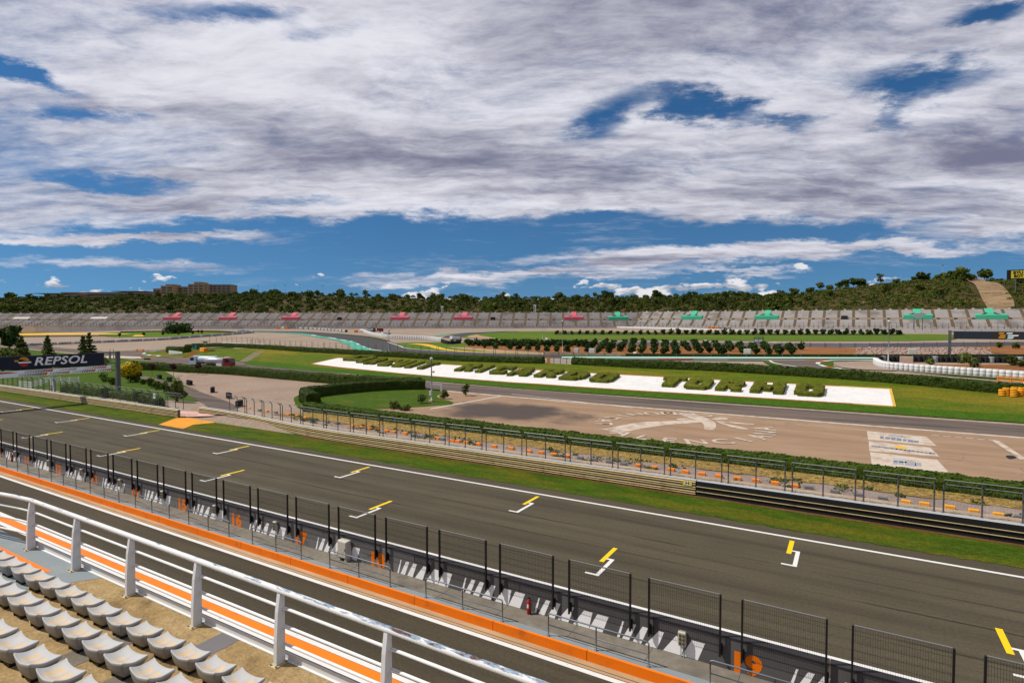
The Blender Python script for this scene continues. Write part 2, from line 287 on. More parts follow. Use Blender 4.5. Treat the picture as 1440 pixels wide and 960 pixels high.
plain('apron_pink', (0.60, 0.36, 0.30), 0.8, 0.08, 0.8)
plain('red_paint', (0.62, 0.085, 0.02), 0.6, 0.1, 1.0)
plain('kerb_teal', (0.05, 0.36, 0.24), 0.7, 0.12, 0.4)
plain('kerb_mint', (0.38, 0.62, 0.52), 0.7, 0.12, 0.4)
plain('band_yellow', (0.70, 0.40, 0.02), 0.8, 0.08, 0.2)
plain('blue_grey_paint', (0.23, 0.265, 0.28), 0.75, 0.12, 1.0, dirt=(0.36, 0.33, 0.28), dscale=1.8)
plain('wall_grey', (0.115, 0.110, 0.110), 0.75, 0.18, 0.7, dirt=(0.17, 0.155, 0.14), dscale=1.2, bump=0.05)
plain('wall_grey_pale', (0.19, 0.185, 0.185), 0.75, 0.16, 0.7, dirt=(0.10, 0.095, 0.09), dscale=1.4)
plain('wall_cap', (0.040, 0.035, 0.038), 0.7, 0.3, 2.0)
plain('black_steel', (0.008, 0.008, 0.009), 0.5, 0.2, 3.0, spec=0.4)
plain('grey_steel', (0.16, 0.18, 0.205), 0.45, 0.15, 3.0, metal=0.4)
plain('galvanised', (0.30, 0.305, 0.31), 0.5, 0.12, 3.0, metal=0.45)
plain('fence_steel', (0.125, 0.125, 0.13), 0.55, 0.12, 3.0, metal=0.3)
plain('pale_steel', (0.50, 0.52, 0.54), 0.5, 0.1, 3.0, metal=0.2)
plain('cream_rail', (0.60, 0.47, 0.245), 0.55, 0.16, 1.2, dirt=(0.28, 0.19, 0.08), dscale=0.8, dlo=0.52, dhi=0.7)
plain('black_rubber', (0.012, 0.012, 0.012), 0.8, 0.3, 2.0)
plain('tyre_black', (0.018, 0.018, 0.019), 0.85, 0.3, 4.0, bump=0.2)
plain('block_orange', (0.86, 0.24, 0.006), 0.7, 0.06, 3.0, dirt=(0.55, 0.2, 0.03), dscale=4.0)
plain('block_yellow', (0.84, 0.36, 0.01), 0.7, 0.06, 3.0, dirt=(0.55, 0.26, 0.03), dscale=4.0)
plain('block_grey', (0.17, 0.16, 0.165), 0.85, 0.15, 4.0)
plain('cabinet_cream', (0.56, 0.53, 0.46), 0.5, 0.05, 2.0, dirt=(0.40, 0.36, 0.28), dscale=2.5)
plain('socket_dark', (0.10, 0.085, 0.03), 0.6, 0.4, 9.0)
plain('extinguisher_red', (0.52, 0.012, 0.012), 0.3, 0.05, 2.0, spec=0.5)
plain('seat_grey', (0.52, 0.515, 0.505), 0.45, 0.06, 5.0, dirt=(0.45, 0.41, 0.35), dscale=6.0)
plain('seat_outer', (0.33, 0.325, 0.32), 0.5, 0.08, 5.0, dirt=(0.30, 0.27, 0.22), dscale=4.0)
plain('seat_dust', (0.60, 0.46, 0.30), 0.75, 0.10, 7.0, dirt=(0.62, 0.54, 0.44), dscale=5.0)
plain('banner_navy', (0.006, 0.010, 0.030), 0.5, 0.1, 1.0)
plain('banner_white', (0.98, 1.0, 1.0), 0.6, 0.05, 1.0)
plain('banner_dark', (0.020, 0.028, 0.040), 0.5, 0.35, 0.6)
plain('banner_brown', (0.030, 0.022, 0.018), 0.5, 0.2, 0.6)
plain('print_white', (0.92, 0.93, 0.95), 0.5, 0.03, 1.0)
plain('print_black', (0.012, 0.012, 0.014), 0.6, 0.1, 1.0)
plain('print_red', (0.50, 0.012, 0.02), 0.6, 0.05, 1.0)
plain('print_grey', (0.30, 0.31, 0.34), 0.6, 0.05, 1.0)
plain('print_blue', (0.16, 0.20, 0.26), 0.7, 0.2, 2.0)
plain('print_orange', (0.80, 0.33, 0.01), 0.5, 0.05, 1.0)
plain('print_teal', (0.08, 0.42, 0.36), 0.5, 0.05, 1.0)
plain('sign_yellow', (0.80, 0.62, 0.03), 0.5, 0.04, 1.0)
plain('stand_concrete', (0.49, 0.455, 0.425), 0.85, 0.16, 0.12, dirt=(0.29, 0.25, 0.21), dscale=0.10, dlo=0.48, dhi=0.66)
plain('stand_aisle', (0.11, 0.072, 0.036), 0.9, 0.15, 0.2)
plain('stand_band', (0.46, 0.36, 0.255), 0.85, 0.10, 0.2)
plain('stand_pink', (0.55, 0.115, 0.15), 0.8, 0.10, 0.15, dirt=(0.45, 0.2, 0.2), dscale=0.2)
plain('stand_green', (0.06, 0.42, 0.245), 0.8, 0.10, 0.15)
plain('stand_pale', (0.55, 0.50, 0.44), 0.8, 0.1, 0.15)
plain('stand_dark', (0.02, 0.018, 0.016), 0.8, 0.2, 0.3)
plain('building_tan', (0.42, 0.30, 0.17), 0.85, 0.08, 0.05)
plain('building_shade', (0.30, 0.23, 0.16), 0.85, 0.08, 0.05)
plain('building_glass', (0.03, 0.03, 0.035), 0.3, 0.2, 0.05)
plain('roof_brown', (0.14, 0.10, 0.075), 0.85, 0.1, 0.05)
plain('stone_pale', (0.50, 0.36, 0.29), 0.9, 0.3, 1.5)
plain('truck_red', (0.22, 0.012, 0.016), 0.35, 0.05, 1.0, spec=0.5)
plain('truck_blue', (0.50, 0.62, 0.74), 0.4, 0.05, 1.0, spec=0.5)
plain('truck_tank', (0.42, 0.42, 0.46), 0.35, 0.08, 1.0, metal=0.3)
plain('hut_green', (0.05, 0.14, 0.09), 0.6, 0.1, 1.0)
plain('glass_dark', (0.02, 0.024, 0.03), 0.15, 0.1, 1.0, spec=0.6)
plain('wall_white', (0.74, 0.73, 0.71), 0.7, 0.06, 0.2)
plain('tyre_white', (0.62, 0.62, 0.62), 0.7, 0.15, 0.8)
plain('brick_edge', (0.44, 0.17, 0.035), 0.9, 0.2, 1.5)
plain('brick_edge_yellow', (0.62, 0.38, 0.06), 0.9, 0.15, 1.5)
# the worn top rail: white paint with the steel and rust showing through
def worn_rail():
    g = new_mat('worn_white_rail'); p = world_pos(g); x, y, z = g.sep(p)
    n = g.noise(g.vm('MULTIPLY', p, (1.2, 6, 6)), 2.2, 9, 0.72)
    up = g.ramp(g.sep(g.n('ShaderNodeNewGeometry').outputs['Normal'])[2], 0.1, 0.8, -0.12, 0.10)
    worn = g.m('ADD', n, g.m('ADD', up, g.ramp(x, -9.0, -3.5, -0.03, 0.10)))
    cc = g.mix(g.ramp(worn, 0.60, 0.66), (0.66, 0.655, 0.645), (0.20, 0.27, 0.35))
    cc = g.mix(g.m('MULTIPLY', g.ramp(worn, 0.69, 0.72), g.ramp(g.noise(p, 9, 5), 0.40, 0.55)), cc, (0.085, 0.035, 0.02))
    principled(g, cc, 0.45, spec=0.4)
worn_rail()

# ------------------------------------------------------------------ mesh helpers
class MB:
    def __init__(s): s.v = []; s.f = []; s.mi = []
    def add(s, vs, fs, mi=0):
        o = len(s.v); s.v.extend([tuple(v) for v in vs]); s.f.extend([tuple(i + o for i in f) for f in fs]); s.mi.extend([mi] * len(fs)); return s
    def box(s, c, d, rz=0.0, mi=0):
        cx, cy, cz = c; hx, hy, hz = d[0] / 2, d[1] / 2, d[2] / 2; cs, sn = math.cos(rz), math.sin(rz)
        vs = [(cx + x * cs - y * sn, cy + x * sn + y * cs, cz + z) for z in (-hz, hz) for x, y in ((-hx, -hy), (hx, -hy), (hx, hy), (-hx, hy))]
        return s.add(vs, [(3, 2, 1, 0), (4, 5, 6, 7), (0, 1, 5, 4), (1, 2, 6, 5), (2, 3, 7, 6), (3, 0, 4, 7)], mi)
    def bevbox(s, c, d, b, rz=0.0, mi=0):
        """box with chamfered upright and top edges"""
        cx, cy, cz = c; hx, hy, hz = d[0] / 2, d[1] / 2, d[2] / 2; cs, sn = math.cos(rz), math.sin(rz)
        def ring(k, z):
            return [(x, y, z) for x, y in ((-hx + b, -hy + k), (hx - b, -hy + k), (hx - k, -hy + b), (hx - k, hy - b), (hx - b, hy - k), (-hx + b, hy - k), (-hx + k, hy - b), (-hx + k, -hy + b))]
        rs = ring(0, -hz) + ring(0, hz - b) + ring(b, hz)
        vs = [(cx + x * cs - y * sn, cy + x * sn + y * cs, cz + z) for x, y, z in rs]
        fs = [tuple(range(7, -1, -1)), tuple(range(16, 24))]
        for r in (0, 8):
            for i in range(8): fs.append((r + i, r + (i + 1) % 8, r + 8 + (i + 1) % 8, r + 8 + i))
        return s.add(vs, fs, mi)
    def tube(s, pts, r, n=8, mi=0, caps=True):
        pts = [Vector(p) for p in pts]; rs = r if isinstance(r, (list, tuple)) else [r] * len(pts)
        vs = []; fs = []
        for i, p in enumerate(pts):
            t = (pts[min(i + 1, len(pts) - 1)] - pts[max(i - 1, 0)]).normalized()
            a = Vector((0, 0, 1)) if abs(t.z) < 0.9 else Vector((1, 0, 0))
            u = t.cross(a).normalized(); w = u.cross(t)
            for k in range(n):
                an = 2 * math.pi * k / n; vs.append(p + (u * math.cos(an) + w * math.sin(an)) * rs[i])
        for i in range(len(pts) - 1):
            for k in range(n): fs.append((i * n + k, i * n + (k + 1) % n, (i + 1) * n + (k + 1) % n, (i + 1) * n + k))
        if caps: fs.append(tuple(range(n))); fs.append(tuple((len(pts) - 1) * n + k for k in range(n - 1, -1, -1)))
        return s.add(vs, fs, mi)
    def prism(s, poly, z0, z1, mi=0):
        n = len(poly); vs = [(x, y, z0) for x, y in poly] + [(x, y, z1) for x, y in poly]
        fs = [(i, (i + 1) % n, n + (i + 1) % n, n + i) for i in range(n)]
        for t in tessellate_polygon([[Vector((x, y, 0)) for x, y in poly]]): fs.append(tuple(n + i for i in t))
        return s.add(vs, fs, mi)
    def loft(s, rings, closed=True, mi=0, cap=True):
        n = len(rings[0]); vs = [v for r in rings for v in r]; fs = []
        for i in range(len(rings) - 1):
            for k in range(n if closed else n - 1): fs.append((i * n + k, i * n + (k + 1) % n, (i + 1) * n + (k + 1) % n, (i + 1) * n + k))
        if cap and closed: fs.append(tuple(range(n - 1, -1, -1))); fs.append(tuple((len(rings) - 1) * n + k for k in range(n)))
        return s.add(vs, fs, mi)
    def mesh(s, name, mats):
        me = bpy.data.meshes.new(name); me.from_pydata(s.v, [], s.f)
        if not isinstance(mats, (list, tuple)): mats = [mats]
        for m in mats: me.materials.append(MATS[m])
        if len(mats) > 1: me.polygons.foreach_set('material_index', s.mi)
        me.update(); return me
    def build(s, name, mats, parent=None, smooth=False, fix=False):
        me = s.mesh(name, mats)
        if fix: fix_normals(me)
        return obj(name, me, parent, smooth)
def fix_normals(me):
    bm = bmesh.new(); bm.from_mesh(me); bmesh.ops.recalc_face_normals(bm, faces=bm.faces); bm.to_mesh(me); bm.free()
def obj(name, me, parent=None, smooth=False):
    o = bpy.data.objects.new(name, me); col.objects.link(o)
    if parent: o.parent = parent
    if smooth and me is not None: me.polygons.foreach_set('use_smooth', [True] * len(me.polygons))
    return o
def empty(name, loc=(0, 0, 0), rz=0.0):
    o = bpy.data.objects.new(name, None); o.empty_display_size = 0.3; col.objects.link(o); o.location = loc; o.rotation_euler = (0, 0, rz); return o
def tag(o, label, cat, group=None):
    o['label'] = label; o['category'] = cat
    if group: o['group'] = group
    return o
def structure(o): o['kind'] = 'structure'; return o
def stuff(o, label=None, cat=None):
    o['kind'] = 'stuff'
    if label: o['label'] = label; o['category'] = cat
    return o
def copy_tree(o, parent=None):
    c = o.copy(); col.objects.link(c); c.parent = parent
    for ch in o.children: copy_tree(ch, c)
    return c
def text_mesh(s, size=1.0, bold=0.02, shear=0.0, spacing=1.0, depth=0.0, xscale=1.0):
    cu = bpy.data.curves.new('lettering', 'FONT'); cu.body = s; cu.size = size; cu.offset = bold; cu.shear = shear; cu.space_character = spacing
    cu.align_x = 'CENTER'; cu.align_y = 'CENTER'; cu.extrude = depth; cu.resolution_u = 3
    t = bpy.data.objects.new('lettering', cu); col.objects.link(t)
    dg = bpy.context.evaluated_depsgraph_get(); me = bpy.data.meshes.new_from_object(t.evaluated_get(dg))
    bpy.data.objects.remove(t); bpy.data.curves.remove(cu)
    if xscale != 1.0: me.transform(Matrix.Scale(xscale, 4, (1, 0, 0)))
    return me
def text_obj(name, s, mat, M, parent=None, **kw):
    me = text_mesh(s, **kw); me.materials.clear(); me.materials.append(MATS[mat]); me.transform(M)
    return obj(name, me, parent)
def frame(o, ex, ey):
    """matrix that puts local x along ex, local y along ey at point o"""
    ex = Vector(ex).normalized(); ey = Vector(ey).normalized(); ez = ex.cross(ey)
    return Matrix(((ex.x, ey.x, ez.x, o[0]), (ex.y, ey.y, ez.y, o[1]), (ex.z, ey.z, ez.z, o[2]), (0, 0, 0, 1)))

# ------------------------------------------------------------------ terrain (metres; x along the straight, y away from the stand, z above the track)
def sst(a, b, x):
    t = min(1.0, max(0.0, (x - a) / (b - a))); return t * t * (3 - 2 * t)
def road_edge(x): return 90.0 + 0.10 * max(0.0, -x - 50)
def plateau(x, y): return min(9.0, 3.1 + 0.0165 * (y - road_edge(x) - 20.7) + 0.005 * max(0.0, -x - 150))
def shelf(x): return 0.62 * (1 - (sst(-86, -80, x) - sst(-74, -66, x)))          # made-up ground behind the barrier, cut by the gateway
def zf(x, y):
    if y < 41.3: return 0.0
    if y < 42.0: return shelf(x) * (y - 41.3) / 0.7
    if y < 46: return shelf(x)
    if y < 51: return shelf(x) * (51 - y) / 5
    e = road_edge(x)
    if y < e: return 0.0
    p = plateau(x, y)
    bank = 0.15 * (y - e) if y < e + 20.7 else p
    w = sst(-245, -205, x)
    if w >= 1: return bank
    t = min(1.0, (y - e) / 110.0)
    return w * bank + (1 - w) * t * p
def zfn(x, y): return zf(x, y)
_fw = Vector((-math.sin(CAM_YAW) * math.cos(CAM_PITCH), math.cos(CAM_YAW) * math.cos(CAM_PITCH), -math.sin(CAM_PITCH)))
_rt = Vector((math.cos(CAM_YAW), math.sin(CAM_YAW), 0)); _up = _rt.cross(_fw)
def sight(px, py): return _fw + _rt * ((px - 720) / CAM_F) + _up * ((480 - py) / CAM_F)
def site(px, py, dz=0.0, far=900):
    """survey: ground point seen along a line of sight from the stand"""
    r = sight(px, py); t = 8.0; prev = t
    while t < far:
        if CAM_H + r.z * t <= zf(r.x * t, r.y * t) + dz: break
        prev = t; t *= 1.01
    a, b = prev, t
    for _ in range(30):
        m = (a + b) / 2
        if CAM_H + r.z * m <= zf(r.x * m, r.y * m) + dz: b = m
        else: a = m
    return (r.x * b, r.y * b)
def at_depth(px, py, d):
    r = sight(px, py); return Vector((0, 0, CAM_H)) + r * d
def smooth_path(pts, n=6, closed=False):
    P = [Vector((p[0], p[1], 0)) for p in pts]; out = []
    m = len(P); rngi = range(m if closed else m - 1)
    for i in rngi:
        p0 = P[(i - 1) % m] if closed or i > 0 else P[0] * 2 - P[1]
        p1, p2 = P[i], P[(i + 1) % m]
        p3 = P[(i + 2) % m] if closed or i + 2 < m else P[-1] * 2 - P[-2]
        for k in range(n):
            t = k / n
            q = 0.5 * ((2 * p1) + (p2 - p0) * t + (2 * p0 - 5 * p1 + 4 * p2 - p3) * t * t + (3 * p1 - p0 - 3 * p2 + p3) * t ** 3)
            out.append((q.x, q.y))
    if not closed: out.append((P[-1].x, P[-1].y))
    return out
def drape(name, poly, mat, dz=0.0, L=14.0, flat=None, parent=None):
    """sheet laid on the terrain"""
    tri = tessellate_polygon([[Vector((x, y, 0)) for x, y in poly]])
    vs = [tuple(p) for p in poly]; key = {}
    def mid(a, b):
        k = (min(a, b), max(a, b))
        if k not in key: key[k] = len(vs); vs.append(((vs[a][0] + vs[b][0]) / 2, (vs[a][1] + vs[b][1]) / 2))
        return key[k]
    def ln(a, b): return math.hypot(vs[a][0] - vs[b][0], vs[a][1] - vs[b][1])
    todo = [tuple(t) for t in tri]; done = []
    while todo:
        a, b, c = todo.pop()
        if flat is not None: done.append((a, b, c)); continue
        s = [ln(a, b) > L, ln(b, c) > L, ln(c, a) > L]
        if not any(s): done.append((a, b, c)); continue
        if all(s):
            x, y, z = mid(a, b), mid(b, c), mid(c, a); todo += [(a, x, z), (x, b, y), (z, y, c), (x, y, z)]; continue
        while not s[0]: a, b, c = b, c, a; s = s[1:] + s[:1]
        if s[1]:
            x, y = mid(a, b), mid(b, c); todo += [(x, b, y), (a, x, y), (a, y, c)]
        elif s[2]:
            x, z = mid(a, b), mid(c, a); todo += [(a, x, z), (x, b, c), (x, c, z)]
        else:
            x = mid(a, b); todo += [(a, x, c), (x, b, c)]
    V = [(x, y, (zf(x, y) if flat is None else flat) + dz) for x, y in vs]
    F = []
    for a, b, c in done:
        ar = (V[b][0] - V[a][0]) * (V[c][1] - V[a][1]) - (V[c][0] - V[a][0]) * (V[b][1] - V[a][1])
        if abs(ar) < 1e-9: continue
        F.append((a, b, c) if ar > 0 else (a, c, b))
    me = bpy.data.meshes.new(name); me.from_pydata(V, [], F); me.materials.append(MATS[mat]); me.update()
    return obj(name, me, parent)
def ribbon_poly(path, w0, w1=None):
    w1 = w0 if w1 is None else w1; n = len(path); L = []; Rr = []
    for i, (x, y) in enumerate(path):
        a = path[max(i - 1, 0)]; b = path[min(i + 1, n - 1)]
        dx, dy = b[0] - a[0], b[1] - a[1]; l = math.hypot(dx, dy) or 1
        w = (w0 + (w1 - w0) * i / max(1, n - 1)) / 2
        L.append((x - dy / l * w, y + dx / l * w)); Rr.append((x + dy / l * w, y - dx / l * w))
    return L, Rr
def ribbon(name, path, w, mat, dz=0.0, w1=None, parent=None, alt=None, run=4.0):
    L, Rr = ribbon_poly(path, w, w1); mb = MB(); acc = 0.0
    for i in range(len(path) - 1):
        q = [L[i], Rr[i], Rr[i + 1], L[i + 1]]
        acc += math.hypot(path[i + 1][0] - path[i][0], path[i + 1][1] - path[i][1])
        mb.add([(x, y, zf(x, y) + dz) for x, y in q], [(0, 1, 2, 3)], 0 if not alt else int(acc / run) % (len(alt) + 1))
    return mb.build(name, [mat] + list(alt) if alt else mat, parent)
def sites(pts, dz=0.0): return [site(x, y, dz) for x, y in pts]
def resample(path, step):
    out = [path[0]]; need = step
    for (x0, y0), (x1, y1) in zip(path, path[1:]):
        l = math.hypot(x1 - x0, y1 - y0); pos = 0.0
        while l - pos >= need:
            pos += need; out.append((x0 + (x1 - x0) * pos / l, y0 + (y1 - y0) * pos / l)); need = step
        need -= l - pos
    return out

# ------------------------------------------------------------------ foliage helpers
def leaves_np(P, N, size, outward=0.6, aspect=1.6, jit=0.4, seed=0):
    """quads of leaf size at points P facing roughly along N"""
    r = np.random.default_rng(seed); n = len(P)
    nr = r.normal(size=(n, 3)); nr /= np.linalg.norm(nr, axis=1)[:, None]
    nn = N * outward + nr * (1 - outward); nn /= np.linalg.norm(nn, axis=1)[:, None] + 1e-9
    a = r.normal(size=(n, 3)); u = np.cross(nn, a); u /= np.linalg.norm(u, axis=1)[:, None] + 1e-9; w = np.cross(nn, u)
    s = size * (1 + jit * r.uniform(-1, 1, n))[:, None]
    u = u * s * 0.5; w = w * s * 0.5 * aspect
    V = np.stack([P - u - w, P + u - w * 0.6, P + u * 0.7 + w, P - u * 0.8 + w * 0.8], 1).reshape(-1, 3)
    F = np.arange(n * 4).reshape(-1, 4)
    return V, F
def np_mesh(name, Vs, Fs, mat):
    off = 0; V = []; F = []
    for v, f in zip(Vs, Fs): V.append(v); F.append(np.asarray(f) + off); off += len(v)
    V = np.concatenate(V); F = np.concatenate(F)
    me = bpy.data.meshes.new(name); me.vertices.add(len(V)); me.vertices.foreach_set('co', V.astype(np.float32).ravel())
    me.loops.add(F.size); me.loops.foreach_set('vertex_index', F.astype(np.int32).ravel())
    me.polygons.add(len(F)); me.polygons.foreach_set('loop_start', np.arange(len(F), dtype=np.int32) * F.shape[1])
    me.polygons.foreach_set('loop_total', np.full(len(F), F.shape[1], dtype=np.int32))
    me.materials.append(MATS[mat]); me.update(calc_edges=True); return me
def crown_mesh(name, lobes, n, size, mat, seed, fill=0.35, outward=0.45):
    """leaf clusters spread through overlapping lobes (cx,cy,cz,rx,ry,rz)"""
    r = np.random.default_rng(seed); P = []; N = []
    vol = np.array([l[3] * l[4] * l[5] for l in lobes]) ** 0.67; cnt = np.maximum(8, (n * vol / vol.sum())).astype(int)
    for l, c in zip(lobes, cnt):
        d = r.normal(size=(c, 3)); d /= np.linalg.norm(d, axis=1)[:, None]
        rad = np.where(r.random(c) < fill, r.uniform(0.3, 0.9, c), r.uniform(0.82, 1.08, c))[:, None]
        P.append(np.array(l[:3]) + d * rad * np.array(l[3:])); N.append(d)
    P = np.concatenate(P); N = np.concatenate(N)
    V, F = leaves_np(P, N, size, outward, 1.3, 0.45, seed)
    return np_mesh(name, [V], [F], mat)
def random_lobes(seed, h, w, k, z0=0.35, flat=0.75):
    r = random.Random(seed); L = [(0, 0, h * (z0 + (1 - z0) * 0.45), w * 0.34, w * 0.34, h * (1 - z0) * 0.42)]
    for i in range(k):
        a = 2 * math.pi * (i + r.random() * 0.7) / k; rr = w * r.uniform(0.16, 0.34); z = h * r.uniform(z0 + 0.1, 0.88)
        s = w * r.uniform(0.16, 0.27)
        L.append((math.cos(a) * rr, math.sin(a) * rr, z, s, s, s * flat))
    return L
def trunk_mesh(name, h, r0, seed, limbs=3):
    q = random.Random(seed); mb = MB()
    pts = [(q.uniform(-.04, .04) * h * t, q.uniform(-.04, .04) * h * t, h * t) for t in (0, .3, .6, 1.0)]
    mb.tube(pts, [r0, r0 * .8, r0 * .62, r0 * .35], 7)
    for i in range(limbs):
        a = 2 * math.pi * i / limbs + q.random(); z = h * q.uniform(.45, .75); l = h * q.uniform(.3, .5)
        mb.tube([(0, 0, z), (math.cos(a) * l * .5, math.sin(a) * l * .5, z + l * .4), (math.cos(a) * l, math.sin(a) * l, z + l * .8)], [r0 * .45, r0 * .3, r0 * .12], 5)
    return mb.mesh(name, 'bark')
def hedge(name, path, w, h, mat, label, leaf=0.14, per=42, dz=0.0, seed=1, zfun=zf, step=0.6, hv=0.06, group=None):
    """clipped hedge: uneven solid core plus leaves standing out of its faces"""
    path = resample(path, step); n = len(path); r = np.random.default_rng(seed)
    L, Rr = ribbon_poly(path, w)
    prof = [(-0.5, 0.0), (-0.52, 0.3), (-0.5, 0.62), (-0.47, 0.9), (-0.36, 0.99), (-0.12, 1.0), (0.12, 1.0), (0.36, 0.99), (0.47, 0.9), (0.5, 0.62), (0.52, 0.3), (0.5, 0.0)]
    m = len(prof); A = np.zeros((n, m, 3))
    for i, (x, y) in enumerate(path):
        dx, dy = (L[i][0] - Rr[i][0]), (L[i][1] - Rr[i][1]); z0 = zfun(x, y) + dz
        hh = h * (1 + hv * math.sin(i * 0.37 + seed) * 0.5 + r.normal() * hv * 0.35)
        for j, (a, b) in enumerate(prof): A[i, j] = (x + dx * a, y + dy * a, z0 - 0.05 + hh * b)
    J = r.normal(size=A.shape) * 0.035 * min(1, h); J[:, [0, -1]] *= 0.3; A = A + J
    V = A.reshape(-1, 3); F = [(i * m + j, i * m + j + 1, (i + 1) * m + j + 1, (i + 1) * m + j) for i in range(n - 1) for j in range(m - 1)]
    base = len(V)
    quads = np.array(F, dtype=int)
    # end caps as quads
    caps = []
    for i in (0, n - 1):
        for j in range(m // 2 - 1): caps.append((i * m + j, i * m + j + 1, i * m + m - 2 - j, i * m + m - 1 - j))
    quads = np.concatenate([quads, np.array(caps, dtype=int)])
    c = V[quads]; e1 = c[:, 1] - c[:, 0]; e2 = c[:, 3] - c[:, 0]; nr = np.cross(e1, e2); ar = np.linalg.norm(nr, axis=1); nr /= ar[:, None] + 1e-9
    cen = A.mean(axis=1).repeat(m - 1, axis=0)[: len(F)]
    flip = np.ones(len(quads))
    fc = c.mean(axis=1); out = fc[: len(cen)] - cen[: len(F)][: len(fc)] if len(cen) >= len(F) else None
    rows = np.array([f[0] // m for f in F]); oc = A.mean(axis=1)[rows]; sg = np.sign(((fc[: len(F)] - oc) * nr[: len(F)]).sum(1)); flip[: len(F)] = np.where(sg == 0, 1, sg)
    nr = nr * flip[:, None]
    k = r.choice(len(quads), size=int(ar.sum() * per), p=ar / ar.sum())
    a, b = r.random(len(k))[:, None], r.random(len(k))[:, None]
    P = c[k, 0] * (1 - a) * (1 - b) + c[k, 1] * a * (1 - b) + c[k, 2] * a * b + c[k, 3] * (1 - a) * b + nr[k] * r.uniform(-0.03, 0.09, len(k))[:, None] * min(1.0, h)
    LV, LF = leaves_np(P, nr[k], leaf, 0.80, 1.3, 0.45, seed)
    me = np_mesh(name, [V, LV], [quads, LF], mat)
    o = obj(name, me); tag(o, label, 'hedge', group); return o

# ================================================================== SETTING
def build_ground():
    xs = sorted(set([-6000, -3500, -2000, -1400, -1000, -800] + list(range(-700, 300, 14)) + [300, 400, 600, 1000, 1800, 3000, 6000] + [-245, -205, -86, -80, -74, -66]))
    offs = [0, 3, 7, 12, 16, 20.7, 24, 34, 48, 64, 84, 110, 140, 180, 230, 300, 420, 600, 1000, 2000, 6000]
    ys = [-400, -50, 0, 20, 41.3, 42.0, 46, 51, 70, 85]
    V = []; F = []; nr = len(ys) + len(offs)
    for x in xs:
        for y in ys: V.append((x, y, zf(x, y) - 0.06))
        e = road_edge(x)
        for o in offs: V.append((x, e + o, zf(x, e + o + 1e-4) - 0.06))
    for i in range(len(xs) - 1):
        for j in range(nr - 1): F.append((i * nr + j, (i + 1) * nr + j, (i + 1) * nr + j + 1, i * nr + j + 1))
    me = bpy.data.meshes.new('ground'); me.from_pydata(V, [], F); me.materials.append(MATS['gravel']); me.update()
    return structure(obj('ground', me))
build_ground()
def rect(x0, x1, y0, y1): return [(x0, y0), (x1, y0), (x1, y1), (x0, y1)]
def sheet(name, poly, mat, dz=0.0, flat=0.0): return structure(drape(name, poly, mat, dz, flat=flat))
def ragged(x0, x1, y, amp, step, seed):
    r = random.Random(seed); n = int((x1 - x0) / step); return [(x0 + (x1 - x0) * i / n, y + r.uniform(-amp, amp)) for i in range(n + 1)]

track = sheet('race_track', rect(-420, 160, 20.4, 37.3), 'track_asphalt')
verge = sheet('grass_verge', ragged(-420, 160, 36.95, 0.10, 0.45, 3) + [(160, 41.25), (-420, 41.25)], 'verge_grass', 0.02)
pitlane = sheet('pit_lane', rect(-160, 60, 5.3, 18.86), 'pit_asphalt')
drape('gutter', rect(-160, 60, 18.42, 18.86), 'gutter_concrete', 0.006, flat=0, parent=pitlane)
drape('gutter_joint', rect(-160, 60, 18.56, 18.59), 'wall_cap', 0.010, flat=0, parent=pitlane)
drape('white_line', rect(-160, 60, 18.16, 18.38), 'line_white', 0.008, flat=0, parent=pitlane)
for y0, y1, m in ((13.82, 14.08, 'line_white'), (14.10, 14.54, 'orange_paint'), (14.56, 14.78, 'line_white')):
    drape('stripe', rect(-160, 60, y0, y1), m, 0.006, flat=0, parent=pitlane)
drape('white_line', rect(-420, 160, 35.60, 35.82), 'line_white', 0.006, flat=0, parent=track)
drape('white_line', rect(-420, 160, 23.36, 23.66), 'line_white', 0.006, flat=0, parent=track)
for a, b in ((-70, -22), (-5.5, 30)): drape('red_line', rect(a, b, 23.16, 23.35), 'red_paint', 0.006, flat=0, parent=track)
# dirt edge in front of the barrier
sheet('dirt_strip', ragged(-50, 160, 40.52, 0.10, 0.5, 9) + [(160, 41.2), (-50, 41.2)], 'verge_dirt', 0.03)
def grid_slot(x, y):
    drape('grid_mark_yellow', rect(x - 0.12, x + 0.12, y, y + 2.05), 'line_yellow', 0.008, flat=0, parent=track)
    xw = x + 0.40; y1 = y + 0.58; y0 = y1 - 2.2
    poly = [(xw - 0.62, y0), (xw + 0.1, y0), (xw + 0.1, y1), (xw - 0.32, y1), (xw - 0.32, y1 - 0.16), (xw - 0.1, y1 - 0.16), (xw - 0.1, y0 + 0.16), (xw - 0.62, y0 + 0.16)]
    drape('grid_mark_white', poly, 'line_white', 0.006, flat=0, parent=track)
for k in range(-3, 8):
    grid_slot(-82.64 + 16 * k, 33.13); grid_slot(-74.75 + 16 * k, 27.16)
# painted apron through the gateway
apron = sheet('gateway_apron', [(-70.2, 36.98), (-65.0, 36.9), (-66.6, 39.0), (-65.8, 41.0), (-66.6, 42.3), (-73.6, 41.5), (-72.9, 40.4)], 'apron_orange', 0.035)
sheet('gateway_threshold', [(-66.9, 42.0), (-73.4, 41.4), (-80.0, 43.6), (-75.5, 45.2)], 'apron_pink', 0.04, flat=None)
